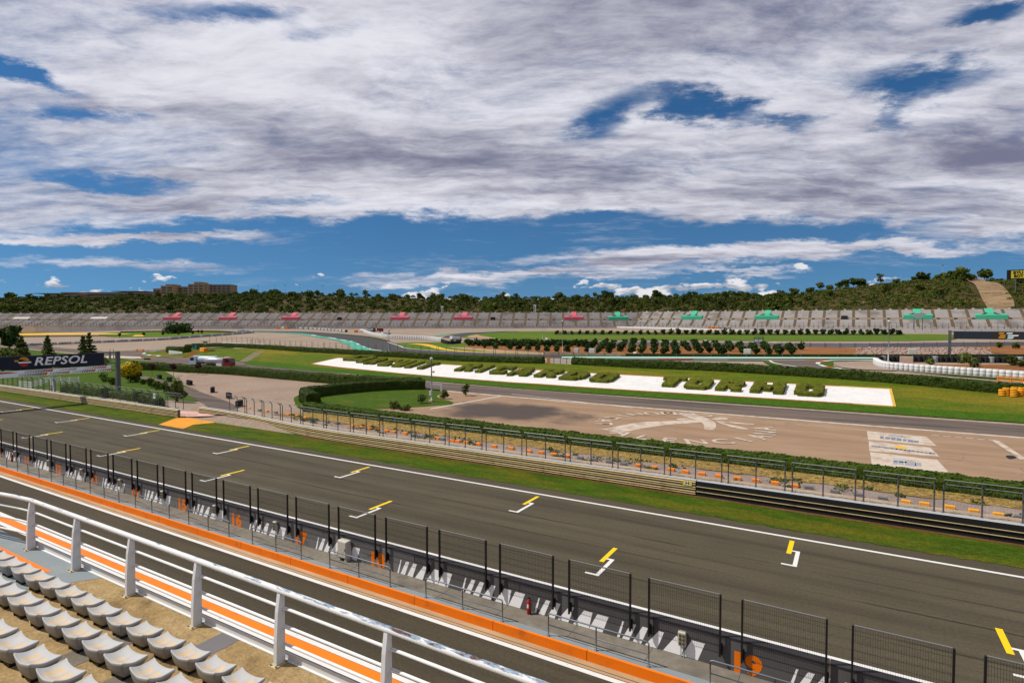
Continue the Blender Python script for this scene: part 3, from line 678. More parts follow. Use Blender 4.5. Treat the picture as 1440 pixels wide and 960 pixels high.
# garden, service path and car park
sheet('lawn', [(-420, 41.35), (-77.5, 41.35), (-81.5, 46), (-87, 52), (-98, 58.5), (-116, 65), (-130, 72), (-150, 80), (-160, 92), (-420, 120)], 'lawn', 0.0, flat=None)
sheet('garden_path', [(-420, 41.36), (-77.6, 41.36), (-78.5, 42.5), (-420, 42.6)], 'sandy_soil', 0.02, flat=None)
carpark = sheet('car_park', [(-77, 44.5), (-62, 44.5), (-62, 51), (-70, 56), (-79.5, 66.5), (-66, 82), (-116, 86.5), (-150, 88), (-128, 74), (-116, 66), (-99, 59), (-87, 52.2)], 'car_park_gravel', 0.02, flat=None)
sheet('service_path', smooth_path(sites([(268, 581), (300, 580), (272, 560), (246, 549), (215, 540), (195, 531), (205, 529), (240, 538), (285, 552), (335, 572), (330, 582), (290, 584)]), 3, True), 'lane_asphalt', 0.035, flat=None)
# strip behind the barrier: concrete footing, gravel, straw mulch
sheet('service_strip', [(-66, 42.6), (160, 42.6), (160, 46.4), (-62, 47)], 'service_gravel', 0.01, flat=None)
sheet('straw_mulch', ragged(-62, 160, 46.3, 0.35, 0.7, 5) + [(160, 51.3), (-62, 52.5)], 'straw', 0.025, flat=None)
# paddock road
paddock_sheet = sheet('paddock_road', [(-64, 53.4), (160, 52.2), (160, 79.2), (-20, 79.3), (-45, 81.5), (-60, 84), (-64, 82), (-57, 73), (-50, 68)], 'paddock_tarmac', 0.012)
inner = [(-62, 54), (-50.5, 67.5), (-57.5, 73.5), (-60.5, 79), (-66, 81), (-79, 66.5), (-71, 57)]
sheet('island_lawn', smooth_path(inner, 4, True), 'lawn', 0.03)
lane = [(-420, 128), (-300, 115), (-230, 107.8), (-160, 96.4), (-115, 92.4), (-70, 86.6), (-40, 84.7), (0, 84.0), (160, 83.4)]
sheet('lane', [p for p in zip(*[iter([c for q in ribbon_poly(smooth_path(lane, 4), 9.5)[0] for c in q])] * 2)] + list(reversed(ribbon_poly(smooth_path(lane, 4), 9.5)[1])), 'lane_asphalt', 0.018, flat=None)
for off, wd, m in ((-5.2, 0.9, 'faded_white'), (4.45, 0.25, 'faded_white')):
    pth = smooth_path([(x, y + off) for x, y in lane[3:]], 5); ribbon('edge_line', pth, wd, m, 0.03, parent=paddock_sheet)
def paint(name, pts, mat, par, dz=0.02): return drape(name, pts, mat, dz, flat=0, parent=par)
def px_line(a, b, w, mat, par, dz=0.02):
    p, q = site(*a), site(*b); L, Rr = ribbon_poly([p, q], w); return drape('painted_line', [L[0], Rr[0], Rr[1], L[1]], mat, dz, flat=0, parent=par)
px_line((605, 575), (703, 557), 0.28, 'line_white', paddock_sheet)
px_line((720, 554), (890, 573.5), 0.16, 'line_white', paddock_sheet)
px_line((978, 582), (1225, 606), 0.14, 'faded_white', paddock_sheet)
for i in range(6): px_line((1310 + i * 16, 611.5 + i * 1.35), (1321 + i * 16, 612.5 + i * 1.35), 0.14, 'line_white', paddock_sheet)
px_line((1400, 619.5), (1440, 646), 0.55, 'faded_white', paddock_sheet)
px_line((1358, 603), (1432, 642), 0.06, 'block_grey', paddock_sheet)
drape('oil_stain', smooth_path(sites([(1414, 641), (1424, 640.5), (1430, 643.5), (1420, 645.5)]), 4, True), 'black_rubber', 0.02, flat=0, parent=paddock_sheet)
# painted sponsor boards on the tarmac
for pts in (((1219, 606), (1303, 614), (1317, 627), (1221, 618.5)), ((1221.5, 620), (1308, 629), (1321, 642), (1222.5, 634)), ((1223.5, 635.5), (1318, 646.5), (1334, 664), (1226, 655))):
    paint('painted_board', sites(pts), 'faded_white', paddock_sheet, 0.02)
def print_marks(px0, px1, n, w, mat, seed):
    r = random.Random(seed)
    for i in range(n):
        t = (i + 0.5) / n; x = px0[0] + (px1[0] - px0[0]) * t; y = px0[1] + (px1[1] - px0[1]) * t
        p = site(x, y); a = r.uniform(.18, .3); b = w * r.uniform(.7, 1.1)
        paint('board_lettering', [(p[0] - a, p[1] - b), (p[0] + a * .7, p[1] - b), (p[0] + a, p[1] + b), (p[0] - a * .5, p[1] + b)], mat, paddock_sheet, 0.026)
print_marks((1236, 614.5), (1292, 621.5), 7, 0.8, 'print_blue', 1); print_marks((1250, 611.5), (1274, 614), 4, 0.5, 'print_grey', 2)
print_marks((1225, 627), (1314, 638), 15, 0.35, 'print_blue', 3); print_marks((1255, 650), (1295, 653), 5, 0.9, 'print_grey', 4)
paint('board_emblem', smooth_path(sites([(1257, 628), (1266, 627), (1277, 630), (1268, 631.5)]), 3, True), 'band_yellow', paddock_sheet, 0.026)
paint('board_emblem', sites([(1255, 643.5), (1274, 645.5), (1275, 651), (1257, 649)]), 'pale_steel', paddock_sheet, 0.026)
# painted emblem: palm strokes inside a ring of lettering
for ie, pts in enumerate(([(853, 603), (872, 608), (905, 602), (940, 597.2), (985, 593.5), (984, 590), (940, 592), (905, 593.3), (880, 597)],
            [(955, 582), (972, 588.5), (986, 594), (990, 598), (991, 603.5), (1003, 604), (1007, 599), (1004, 593), (990, 586.5), (972, 582.3)],
            [(951, 589), (962, 588.3), (975, 589), (966, 590.2), (955, 590.4)], [(1001, 589.5), (1007, 587.4), (1016, 587), (1024, 588.6), (1020, 590), (1008, 590.3)],
            [(1006, 592), (1016, 592.6), (1058, 596), (1056, 597.6), (1014, 594)], [(1006, 592.6), (1013, 594), (1040, 600), (1053, 603.3), (1046, 604.2), (1026, 600)])):
    paint('emblem_stroke', smooth_path(sites(pts), 3, True), 'faded_white', paddock_sheet, 0.024 + 0.004 * ie)
EC = (-17.0, 67.6)
def ring_word(word, a0, a1, rad, size):
    for i, ch in enumerate(word):
        a = a0 + (a1 - a0) * i / (len(word) - 1); rr = rad(a)
        p = (EC[0] + math.cos(a) * rr, EC[1] + math.sin(a) * rr, 0.06)
        text_obj('emblem_letter', ch, 'faded_white', frame(p, (-math.sin(a), math.cos(a), 0), (-math.cos(a), -math.sin(a), 0)), paddock_sheet, size=size, bold=0.06)
ring_word('VALENCIANA', R(226), R(378), lambda a: 9.2, 3.1)
ring_word('COMUNITAT', R(84), R(204), lambda a: 9.0, 2.9)

# ================================================================== PIT WALL
WY = 20.30; WT = 1.44; PT = 0.37
platform = tag(empty('pit_platform', (0, 0, 0)), 'raised grey concrete platform with an orange front edge along the pit wall', 'platform')
MB().box((-50, 19.63, 0.175), (220, 1.36, 0.37)).build('slab', 'platform_concrete', platform)
for k in range(-40, 16): MB().box((k * 4.0 + 2, 18.905, 0.178), (3.975, 0.10, 0.395)).build('edge_block', 'orange_paint', platform)
MB().add([(-160, 18.96, 0.366), (60, 18.96, 0.366), (60, 19.30, 0.366), (-160, 19.30, 0.366)], [(0, 1, 2, 3)]).build('edge_paint', 'blue_grey_paint', platform)
rj = random.Random(4)
for k in range(30): MB().box((-70 + k * 2.9 + rj.uniform(-.4, .4), 19.8, 0.3605), (0.015, 0.98, 0.003)).build('slab_joint', 'wall_cap', platform)
wall = tag(empty('pit_wall', (0, 0, 0)), 'long grey pit wall painted with white slanted bars and orange numbers', 'wall')
pw = 5.6
for k in range(-18, 10):
    x0 = -22.8 + k * pw
    MB().box((x0 + pw / 2, WY + 0.13, PT / 2 + WT / 2 - 0.15), (pw - 0.03, 0.26, WT - PT + 0.32)).build('wall_panel', 'wall_grey_pale' if x0 < -19 else 'wall_grey', wall)
    MB().box((x0 + pw / 2, WY + 0.14, WT + 0.035), (pw - 0.01, 0.33, 0.05)).build('coping', 'wall_cap', wall)
BARS = [(0, .10, .21, .27), (.20, .47, .55, .74), (.61, .93, .98, 1.19), (1.07, 1.53, 1.58, 1.77), (1.74, 2.40, 2.20, 2.55), (2.41, 2.96, 2.75, 3.20)]
def bar_set(x0):
    for a, b, c, d in BARS:
        MB().add([(x0 + a, WY - 0.004, PT + 0.003), (x0 + b, WY - 0.004, PT + 0.003), (x0 + d, WY - 0.004, 1.03), (x0 + c, WY - 0.004, 1.03)], [(0, 1, 2, 3)]).build('painted_bar', 'bar_white', wall)
NUM = {19: -2.87, 18: -19.55}
for n in range(17, 8, -1): NUM[n] = -19.55 - 5.5 * (18 - n) - (0.0 if n > 15 else 0.12 * (15 - n))
for n, x in NUM.items():
    text_obj('pit_number', str(n), 'orange_paint', frame((x, WY - 0.006, 0.68), (1, 0, 0), (0, 0, 1)), wall, size=0.92, bold=0.045, xscale=1.12)
    if n < 18: bar_set(x + 1.2)
for x in (-18.25, -14.55, -10.93, -7.39, -1.55, 2.3): bar_set(x)
def near_number(x):
    n = min(NUM, key=lambda k: abs(NUM[k] - x))
    if x > NUM[19] + 2.2: return 'past orange number 19'
    if NUM[18] + 2.8 < x < NUM[19] - 2.8: return 'between numbers 18 and 19'
    return 'next to orange number %d' % n
# steel mesh screens bolted to the wall
def screen_mesh():
    mb = MB(); w, z0, z1 = 2.47, 1.16, 2.93
    for i in range(1, 38): mb.box((w * i / 38, 0, (z0 + z1) / 2), (0.0055, 0.0055, z1 - z0))
    for i in range(8): mb.box((w / 2, 0.006, z0 + 0.02 + (z1 - z0 - .04) * i / 7), (w, 0.006, 0.006))
    return mb.mesh('wire_mesh', 'black_steel')
scr = tag(empty('mesh_screen', (0, 20.17, 0)), 'black steel mesh screen bolted to the pit wall', 'fence panel', 'mesh screens along the pit wall')
for x in (0.0, 2.47):
    MB().box((x, 0, 1.87), (0.06, 0.08, 2.14)).box((x + .02, 0.075, 1.05), (0.11, 0.05, 0.36)).build('post', 'black_steel', scr)
obj('wire_mesh', screen_mesh(), scr)
MB().box((1.235, 0, 2.945), (2.4, 0.035, 0.028)).build('top_rail', 'galvanised', scr)
for i, k in enumerate(range(-24, 8)):
    o = scr if i == 0 else copy_tree(scr); o.location.x = -2.97 + 3.17 * k; o['label'] = 'black steel mesh screen on the pit wall ' + near_number(o.location.x + 1.2)
# tubular handrails on the platform
hr = tag(empty('handrail', (0, 19.06, PT)), 'grey tubular handrail standing on the pit wall platform', 'handrail', 'handrails on the pit wall platform')
for x in (0.05, 1.97, 3.90): MB().tube([(x, 0, 0), (x, 0, 0.82)], 0.026, 7).box((x, 0, 0.006), (0.12, 0.1, 0.012)).build('post', 'grey_steel', hr, True)
MB().tube([(0.05, 0, 0.80), (0.09, 0, 0.845), (0.16, 0, 0.855), (3.79, 0, 0.855), (3.86, 0, 0.845), (3.90, 0, 0.80)], 0.028, 8).build('top_rail', 'grey_steel', hr, True)
MB().tube([(0.05, 0, 0.42), (3.90, 0, 0.42)], 0.021, 7).build('middle_rail', 'grey_steel', hr, True)
for i, k in enumerate(range(-13, 4)):
    o = hr if i == 0 else copy_tree(hr); o.location.x = -3.81 + 5.885 * k; o['label'] = 'grey tubular handrail on the pit platform ' + near_number(o.location.x + 2)
# socket boxes
sb = tag(empty('socket_box', (0, WY - 0.01, PT)), 'small cream power socket box on a stand against the pit wall', 'electric box', 'socket boxes on the pit wall')
MB().bevbox((0, -0.09, 0.68), (0.27, 0.16, 0.50), 0.02).build('box', 'cabinet_cream', sb)
for i in range(6): MB().bevbox((-0.06 + 0.12 * (i % 2), -0.178, 0.54 + 0.14 * (i // 2)), (0.085, 0.03, 0.095), 0.012).build('socket', 'socket_dark', sb)
for x in (-0.05, 0.05): MB().tube([(x, -0.05, 0), (x, -0.05, 0.45)], 0.018, 6).build('conduit', 'pale_steel', sb)
for i, x in enumerate((-4.95, -26.93, -32.44, -38.1, -43.4, -48.9, -54.3, -60.5)):
    o = sb if i == 0 else copy_tree(sb); o.location.x = x; o['label'] = 'small cream power socket box on the pit wall ' + near_number(x)
cab = tag(empty('electric_cabinet', (-21.5, WY - 0.02, PT)), 'large cream electric cabinet standing against the pit wall', 'electric box')
MB().bevbox((0, -0.2, 0.58), (0.62, 0.36, 0.84), 0.025).build('body', 'cabinet_cream', cab)
MB().bevbox((0, -0.392, 0.58), (0.54, 0.02, 0.76), 0.008).build('door', 'cabinet_cream', cab)
MB().bevbox((-0.08, -0.405, 0.62), (0.07, 0.008, 0.08), 0.002).build('warning_label', 'sign_yellow', cab)
MB().box((0.22, -0.41, 0.6), (0.025, 0.02, 0.10)).build('handle', 'black_steel', cab)
for x in (-0.22, 0.2): MB().box((x, -0.2, 0.08), (0.12, 0.3, 0.17)).build('foot', 'cabinet_cream', cab)
def extinguisher(x, label):
    t = tag(empty('fire_extinguisher', (x, 20.12, PT)), label, 'extinguisher')
    prof = [(0.0, .072), (.02, .08), (.46, .08), (.53, .06), (.57, .03), (.60, .03)]
    MB().loft([[(math.cos(a) * r, math.sin(a) * r, z) for a in [i * math.pi / 8 for i in range(16)]] for z, r in prof]).build('cylinder', 'extinguisher_red', t, True)
    MB().box((0, 0, 0.62), (0.05, 0.05, 0.05)).box((0.04, -0.01, 0.66), (0.14, 0.02, 0.02)).build('valve', 'black_steel', t)
    MB().bevbox((0, -0.079, 0.33), (0.07, 0.012, 0.14), 0.004).build('paper_label', 'print_white', t)
    MB().tube([(0.05, 0, 0.62), (0.12, -0.02, 0.55), (0.125, -0.03, 0.3), (0.10, -0.03, 0.12)], 0.013, 6).build('hose', 'black_steel', t)
    MB().tube([(0.10, -0.03, 0.16), (0.11, -0.03, 0.02)], [0.018, 0.035], 7).build('horn', 'black_steel', t)
extinguisher(-11.08, 'red fire extinguisher standing by the pit wall between two groups of white bars')
extinguisher(-60.9, 'red fire extinguisher by the pit wall next to a cream socket box')

# ================================================================== GRANDSTAND THE VIEW IS TAKEN FROM
stand = tag(empty('grandstand', (0, 0, 0)), 'sand coloured concrete terrace carrying rows of grey seats', 'grandstand')
FZ = 7.40
MB().box((-20, 2.55, 3.5), (120, 5.3, 7.3)).build('pit_building_front', 'wall_white', stand)
MB().box((-20, 4.49, FZ - 0.12), (120, 1.64, 0.24)).build('terrace_step', 'terrace_concrete', stand)
for k in range(1, 9): MB().box((-20, 3.70 - 0.82 * k + 0.50, FZ + 0.35 * k - 0.3), (120, 0.84, 0.60)).build('terrace_step', 'terrace_concrete', stand)
MB().add([(-40, 3.75, FZ + 0.004), (-13.1, 3.75, FZ + 0.004), (-12.0, 5.30, FZ + 0.004), (-40, 5.30, FZ + 0.004)], [(0, 1, 2, 3)]).build('painted_deck', 'blue_grey_paint', stand)
MB().add([(-40, 4.62, FZ + 0.008), (-13.4, 4.66, FZ + 0.008), (-13.15, 4.90, FZ + 0.008), (-40, 4.88, FZ + 0.008)], [(0, 1, 2, 3)]).build('painted_stripe', 'orange_paint', stand)
for x0, z0, y0, y1 in ((-8.3, FZ, 4.55, 5.3), (-9.6, FZ, 3.95, 4.5), (-9.0, FZ + 0.35, 2.95, 3.7), (-7.9, FZ + 0.35, 2.95, 3.7)):
    MB().add([(x0, y0, z0 + 0.004), (x0 + 0.42, y0, z0 + 0.004), (x0 + 0.42, y1, z0 + 0.004), (x0, y1, z0 + 0.004)], [(0, 1, 2, 3)]).build('floor_patch', 'block_grey' if y0 > 4.5 else 'platform_concrete', stand)
rl = tag(empty('guard_railing', (0, 0, 0)), 'white tubular railing with peeling paint on the top rail along the terrace', 'railing')
RY = 5.22; RX = [-14.85 + 2.0 * k for k in range(0, 10)]
for x in RX:
    mb = MB()
    for s in (0,):   # tapered flat post, deeper at the foot
        w0, w1, t = 0.15, 0.075, 0.064
        vs = []
        for z, w in ((FZ, w0), (FZ + 0.35, w0 * .93), (FZ + 0.75, w0 * .76), (FZ + 1.0, w1)):
            vs.append([(x - t / 2, RY + 0.03 - w, z), (x + t / 2, RY + 0.03 - w, z), (x + t / 2, RY + 0.03, z), (x - t / 2, RY + 0.03, z)])
        mb.loft(vs)
    p = mb.build('post', 'white_paint', rl)
    MB().box((x, RY - 0.05, FZ + 0.006), (0.15, 0.24, 0.012)).build('base_plate', 'cream_rail', p)
    for dx, dy in ((-.055, -.14), (.055, -.14), (-.055, .05), (.055, .05)): MB().tube([(x + dx, RY - .02 + dy * .9, FZ + .01), (x + dx, RY - .02 + dy * .9, FZ + .035)], 0.014, 6).build('bolt', 'galvanised', p)
bend = (-22.0, 4.12)
def rail_path(y, z): return [(bend[0], bend[1] + (y - RY), z), (RX[0] - 0.6, y - 0.06, z), (RX[0], y, z), (6.0, y, z)]
MB().tube(rail_path(RY - 0.01, FZ + 1.03), 0.043, 14).build('top_rail', 'worn_white_rail', rl, True)
for z in (0.265, 0.52, 0.775): MB().tube(rail_path(RY + 0.02, FZ + z), 0.022, 10).build('rail', 'white_paint', rl, True)
MB().box(((RX[0] + 6) / 2, RY + 0.075, FZ + 0.055), (6 - RX[0], 0.012, 0.11)).box(((RX[0] + 6) / 2, RY + 0.055, FZ + 0.008), (6 - RX[0], 0.04, 0.012)).build('toe_board', 'white_paint', rl)
# moulded seats
def seat_meshes(va=0.0, vb=0.0, vc=1.0):
    W, D = 0.222, 0.262
    def inner(u, v):           # u -1..1 across, v 0 back .. 1 front; shallow saddle
        x = u * W * (0.94 + 0.05 * v); y = D * v
        z = 0.225 + 0.060 * max(0, 1 - v / 0.5) ** 1.7 + 0.014 * abs(u) ** 2.5 * (0.5 + 0.7 * v) - 0.022 * (1 - u * u) * math.sin(min(1, v * 1.05) * math.pi) + 0.010 * max(0, v - .7) * abs(u) * 3 - 0.03 * (1 - abs(u)) * max(0, 1 - v / .2)
        z += 0.010 * math.exp(-(u / .12) ** 2) * math.sin(v * math.pi)
        return (x, y - 0.02 * (1 - u * u) * (1 - v) + 0.025 * abs(u) ** 3 * v, z)
    nu, nv = 16, 16; mb = MB(); vs = []
    for j in range(nv + 1):
        for i in range(nu + 1): vs.append(inner(-1 + 2 * i / nu, j / nv))
    for j in range(nv):
        for i in range(nu):
            u = -1 + 2 * (i + .5) / nu; v = (j + .5) / nv
            dust = (0.13 < abs(u) < (0.76 - va) - 0.3 * abs(v - .45)) and (0.14 + vb * (u > 0) < v < 0.84 - va) and not (u < 0 and vc < 0.5 and v > .5)
            a = j * (nu + 1) + i; mb.f.append((a, a + 1, a + nu + 2, a + nu + 1)); mb.mi.append(1 if dust else 0)
    mb.v = vs
    loop = [(i, 0) for i in range(nu + 1)] + [(nu, j) for j in range(1, nv + 1)] + [(i, nv) for i in range(nu - 1, -1, -1)] + [(0, j) for j in range(nv - 1, 0, -1)]
    rim = [vs[j * (nu + 1) + i] for i, j in loop]
    rings = [rim]
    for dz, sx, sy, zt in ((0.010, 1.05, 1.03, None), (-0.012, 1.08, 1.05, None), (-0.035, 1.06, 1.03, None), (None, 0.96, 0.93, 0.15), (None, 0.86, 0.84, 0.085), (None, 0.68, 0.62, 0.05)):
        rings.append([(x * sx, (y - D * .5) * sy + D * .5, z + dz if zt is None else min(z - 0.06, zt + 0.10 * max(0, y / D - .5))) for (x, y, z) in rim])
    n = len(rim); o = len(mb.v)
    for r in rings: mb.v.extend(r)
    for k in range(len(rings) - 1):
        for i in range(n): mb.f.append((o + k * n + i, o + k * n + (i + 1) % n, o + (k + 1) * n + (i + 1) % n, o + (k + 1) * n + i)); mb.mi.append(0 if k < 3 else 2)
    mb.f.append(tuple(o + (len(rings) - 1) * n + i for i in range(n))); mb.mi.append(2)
    shell = mb.mesh('shell', ['seat_grey', 'seat_dust', 'seat_outer']); shell.polygons.foreach_set('use_smooth', [True] * len(shell.polygons))
    br = MB().box((-0.11, 0.13, 0.035), (0.03, 0.2, 0.07)).box((0.11, 0.13, 0.035), (0.03, 0.2, 0.07)).box((0, 0.10, 0.045), (0.22, 0.03, 0.04)).mesh('bracket', 'black_steel')
    SC = Matrix.Diagonal((0.98, 1.0, 0.92, 1.0)); shell.transform(SC); br.transform(SC)
    return shell, br
SHELLS = [seat_meshes(*q)[0] for q in ((0, 0, 1), (.10, .08, 1), (.05, .18, 1), (.2, 0, 1), (.04, .05, 0))]
bracket = seat_meshes()[1]
ROWL = {0: 'grey plastic bucket seat in the row next to the white railing', 1: 'grey plastic bucket seat in the second row back from the white railing', 2: 'grey plastic bucket seat in the third row back from the white railing', 3: 'grey plastic bucket seat in the fourth row back from the white railing'}
rs = random.Random(12)
for row, (x0, n, y, z) in enumerate(((-16.0, 22, 4.33, FZ), (-13.1, 17, 3.53, FZ + 0.35), (-11.0, 13, 2.70, FZ + 0.70), (-8.9, 8, 1.88, FZ + 1.05))):
    for i in range(n):
        t = tag(empty('stadium_seat', (x0 + 0.585 * i, y + rs.uniform(-.008, .008), z), rs.uniform(-.03, .03)), ROWL[row], 'seat', 'seats in row %s' % ('nearest the railing', 'two', 'three', 'four')[row])
        obj('shell', rs.choice(SHELLS), t); obj('bracket', bracket, t)

# ================================================================== BARRIERS BEYOND THE STRAIGHT
def beam_mesh(L=4.0):
    """one W-profile guardrail beam, 0.33 m deep"""
    prof = [(0.03, 0.015), (0.0, 0.03), (-0.13, 0.075), (-0.13, 0.10), (0.0, 0.145), (0.0, 0.175), (-0.13, 0.22), (-0.13, 0.245), (0.0, 0.29), (0.03, 0.305)]
    mb = MB(); mb.loft([[(x, y, z) for y, z in prof] for x in (0.0, L - 0.012)], closed=False); return mb
BEAM = beam_mesh().mesh('rail_beam', 'cream_rail')
def bar_y(x): return 40.95 + 2.6 * sst(-44, -72, x)
def barrier(name, x0, x1, yf, label):
    t = tag(empty(name), label, 'guardrail')
    n = max(1, int(round((x1 - x0) / 4.0))); s = (x1 - x0) / n / 4.0
    for i in range(n):
        xa, xb = x0 + (x1 - x0) * i / n, x0 + (x1 - x0) * (i + 1) / n; ya, yb = yf(xa), yf(xb)
        ang = math.atan2(yb - ya, xb - xa); ln = math.hypot(xb - xa, yb - ya) / 4.0
        for k in range(3):
            o = obj('rail_beam', BEAM, t); o.location = (xa, ya, 0.04 + k * 0.335); o.rotation_euler = (0, 0, ang); o.scale = (ln, 1, 1)
        MB().box((xa + 0.1, ya + 0.16, 0.52), (0.10, 0.16, 1.0)).build('post', 'fence_steel', t)
        MB().box(((xa + xb) / 2, (ya + yb) / 2 + 0.06, 0.52), (ln * 4.0 - .01, 0.03, 1.0), ang).build('gap_shade_board', 'bark', t)  # dark sheet added behind the beams, standing in for shade in their gaps
        MB().add([(xa, ya - 0.02, 1.052), (xb, yb - 0.02, 1.052), (xb, yb + 0.42, 1.052), (xa, ya + 0.42, 1.052)], [(0, 1, 2, 3)]).build('top_plate', 'pale_steel', t)
    return t
gl = barrier('guardrail', -141, -73.0, lambda x: 40.9, 'cream steel guardrail beside the garden ending at the orange gateway')
MB().box((-72.95, 40.98, 0.53), (0.06, 0.22, 1.04)).build('end_plate', 'fence_steel', gl)
gr = barrier('guardrail', -73.0, -9.2, bar_y, 'long cream steel guardrail between the orange gateway and the black barrier')
MB().box((-73.05, bar_y(-73) + 0.1, 0.53), (0.06, 0.3, 1.04)).build('end_plate', 'pale_steel', gr)
gb = tag(empty('rubber_faced_barrier'), 'black rubber faced barrier with two thin cream rails', 'barrier')
for i in range(12):
    xa = -9.15 + i * 4.0
    for k in range(3): MB().bevbox((xa + 2, 40.95, 0.165 + k * 0.345), (3.985, 0.12, 0.30), 0.01).build('rubber_panel', 'black_rubber', gb)
    for z in (0.337, 0.682): MB().box((xa + 2, 40.93, z), (3.99, 0.20, 0.034)).build('cream_rail', 'cream_rail', gb)
    MB().add([(xa, 40.9, 1.056), (xa + 4, 40.9, 1.056), (xa + 4, 41.37, 1.056), (xa, 41.37, 1.056)], [(0, 1, 2, 3)]).build('top_plate', 'pale_steel', gb)
    MB().box((xa + .1, 41.12, 0.52), (0.10, 0.16, 1.0)).build('post', 'fence_steel', gb)
fs = tag(empty('concrete_footing'), 'pale tan concrete footing strip behind the guardrail and fence', 'kerb')
for i in range(26):
    xa, xb = -66 + i * 4.2, -66 + (i + 1) * 4.2 - 0.02; ya, yb = bar_y(xa), bar_y(xb)
    mb = MB(); mb.loft([[(x, y + 0.44, 0.2), (x, y + 0.44, 0.98), (x, y + 1.75, 0.98), (x, y + 1.75, 0.2)] for x, y in ((xa, ya), (xb, yb))]); mb.build('footing_block', 'concrete_tan', fs)
hs_ = tag(empty('distance_board', (-9.75, 40.82, 0.84)), 'small square yellow board with a black H on the guardrail end', 'sign')
MB().box((0, 0, 0), (0.62, 0.02, 0.34)).build('board', 'sign_yellow', hs_)
MB().box((0, -0.012, 0), (0.36, 0.006, 0.24)).build('panel', 'print_white', hs_)
text_obj('letter', 'H', 'print_black', frame((0, -0.017, 0), (1, 0, 0), (0, 0, 1)), hs_, size=0.30, bold=0.012, xscale=1.3)
# catch fence: bent posts, tube rails, fine wires
def post_mesh():
    return MB().tube([(0, 0, 0), (0, 0, 1.62), (0, -0.09, 1.78), (0, -0.34, 2.0)], 0.045, 7).box((0, 0, 0.01), (0.16, 0.16, 0.02)).mesh('post', 'fence_steel')
POST = post_mesh()
def fence(x0, x1, yf, label, period=3.98, phase=0.0, z0=1.06, wires=True):
    t = tag(empty('catch_fence'), label, 'fence'); x = x0 + phase; W = MB()
    while x < x1:
        xs = [x, x + 1.77, x + 3.54]
        for q in xs:
            o = obj('post', POST, t); o.location = (q, yf(q) + 0.33, z0)
        a, b = xs[0], xs[-1]
        for dy, dz, r, nm in ((-0.34, 2.0, 0.028, 'top_rail'), (-0.02, 1.66, 0.018, 'rail')):
            MB().tube([(q, yf(q) + 0.33 + dy, z0 + dz) for q in xs], r, 6).build(nm, 'galvanised', t)
        if wires:
            for k in range(6): W.tube([(q, yf(q) + 0.33, z0 + 0.15 + k * 0.27) for q in xs], 0.004, 3, caps=False)
            for k in range(23 if a > -24 else 0):
                q = a + (b - a) * k / 22; W.tube([(q, yf(q) + 0.33, z0 + 0.05), (q, yf(q) + 0.33, z0 + 1.62), (q, yf(q), z0 + 1.98)], 0.003, 3, caps=False)
        x += period
    if wires: stuff(W.build('wire_net', 'galvanised', t))
    return t
fence(-141, -75, lambda x: 41.15, 'grey catch fence with bent posts in front of the garden', phase=0.9)
fence(-67.2, 36, lambda x: bar_y(x) + 0.18, 'grey catch fence with bent posts on the long guardrail before the hedge', phase=0.36)
ns = tag(empty('notice_plate', (-79.0, 41.15, 2.35)), 'small white notice plate on the last bent fence post by the gateway', 'sign')
MB().bevbox((0, 0, 0), (0.5, 0.03, 0.6), 0.01).build('plate', 'print_white', ns); MB().box((0, -0.02, 0.05), (0.3, 0.006, 0.28)).build('symbol', 'print_blue', ns)
MB().tube([(0, 0.05, -1.3), (0, 0.05, 0.2)], 0.03, 6).build('post', 'fence_steel', ns)
# loose concrete kerb blocks
OB = [(350, 572.5), (375.6, 576), (405, 581), (417, 583), (429, 585.6), (496, 597), (508, 599), (520, 601), (531, 602), (544, 604), (554, 605.5), (570, 608), (615, 615), (636, 618), (644, 619), (655.5, 620.5), (673, 623), (695, 626), (719, 629),
      (744, 633), (761, 635), (779.5, 637.5), (797.5, 640), (898, 653), (920, 656), (944, 659), (964, 662), (987, 665), (1011, 668), (1037, 671.5), (1063, 674.5), (1090, 678), (1117, 682), (1274, 705), (1300, 708), (1336, 712.5), (1369.5, 718), (1404, 723)]
GB = [(365, 574.6), (388, 578), (440, 587.8), (460.5, 591), (475, 593), (582, 610.5), (595, 612.5), (622, 616), (816, 642.5), (835.5, 645), (857, 648), (877, 651), (1137, 684.5), (1174, 690), (1207, 695), (1241, 700), (1436, 727)]
def block_mesh(mat): return MB().bevbox((0, 0, 0.115), (0.54, 0.28, 0.23), 0.03).mesh('kerb_block', mat)
bo, by, bg = block_mesh('block_orange'), block_mesh('block_yellow'), block_mesh('block_grey')
for L, fn, lab, gp in ((OB, lambda p: by if p[0] > 1270 else bo, None, 'orange kerb blocks'), (GB, lambda p: bg, 'plain grey concrete kerb block lying behind the catch fence', 'grey kerb blocks')):
    for p in L:
        q = site(p[0], p[1] + 3, 0.0); q = (q[0], max(q[1], bar_y(q[0]) + 2.1))
        o = obj('kerb_block', fn(p)); o.location = (q[0], q[1], zf(*q) + 0.01); o.rotation_euler = (0, 0, random.uniform(-.1, .1))
        tag(o, lab or ('yellow orange concrete kerb block behind the fence over the black barrier' if p[0] > 1270 else 'bright orange concrete kerb block lying behind the long catch fence'), 'block', gp)
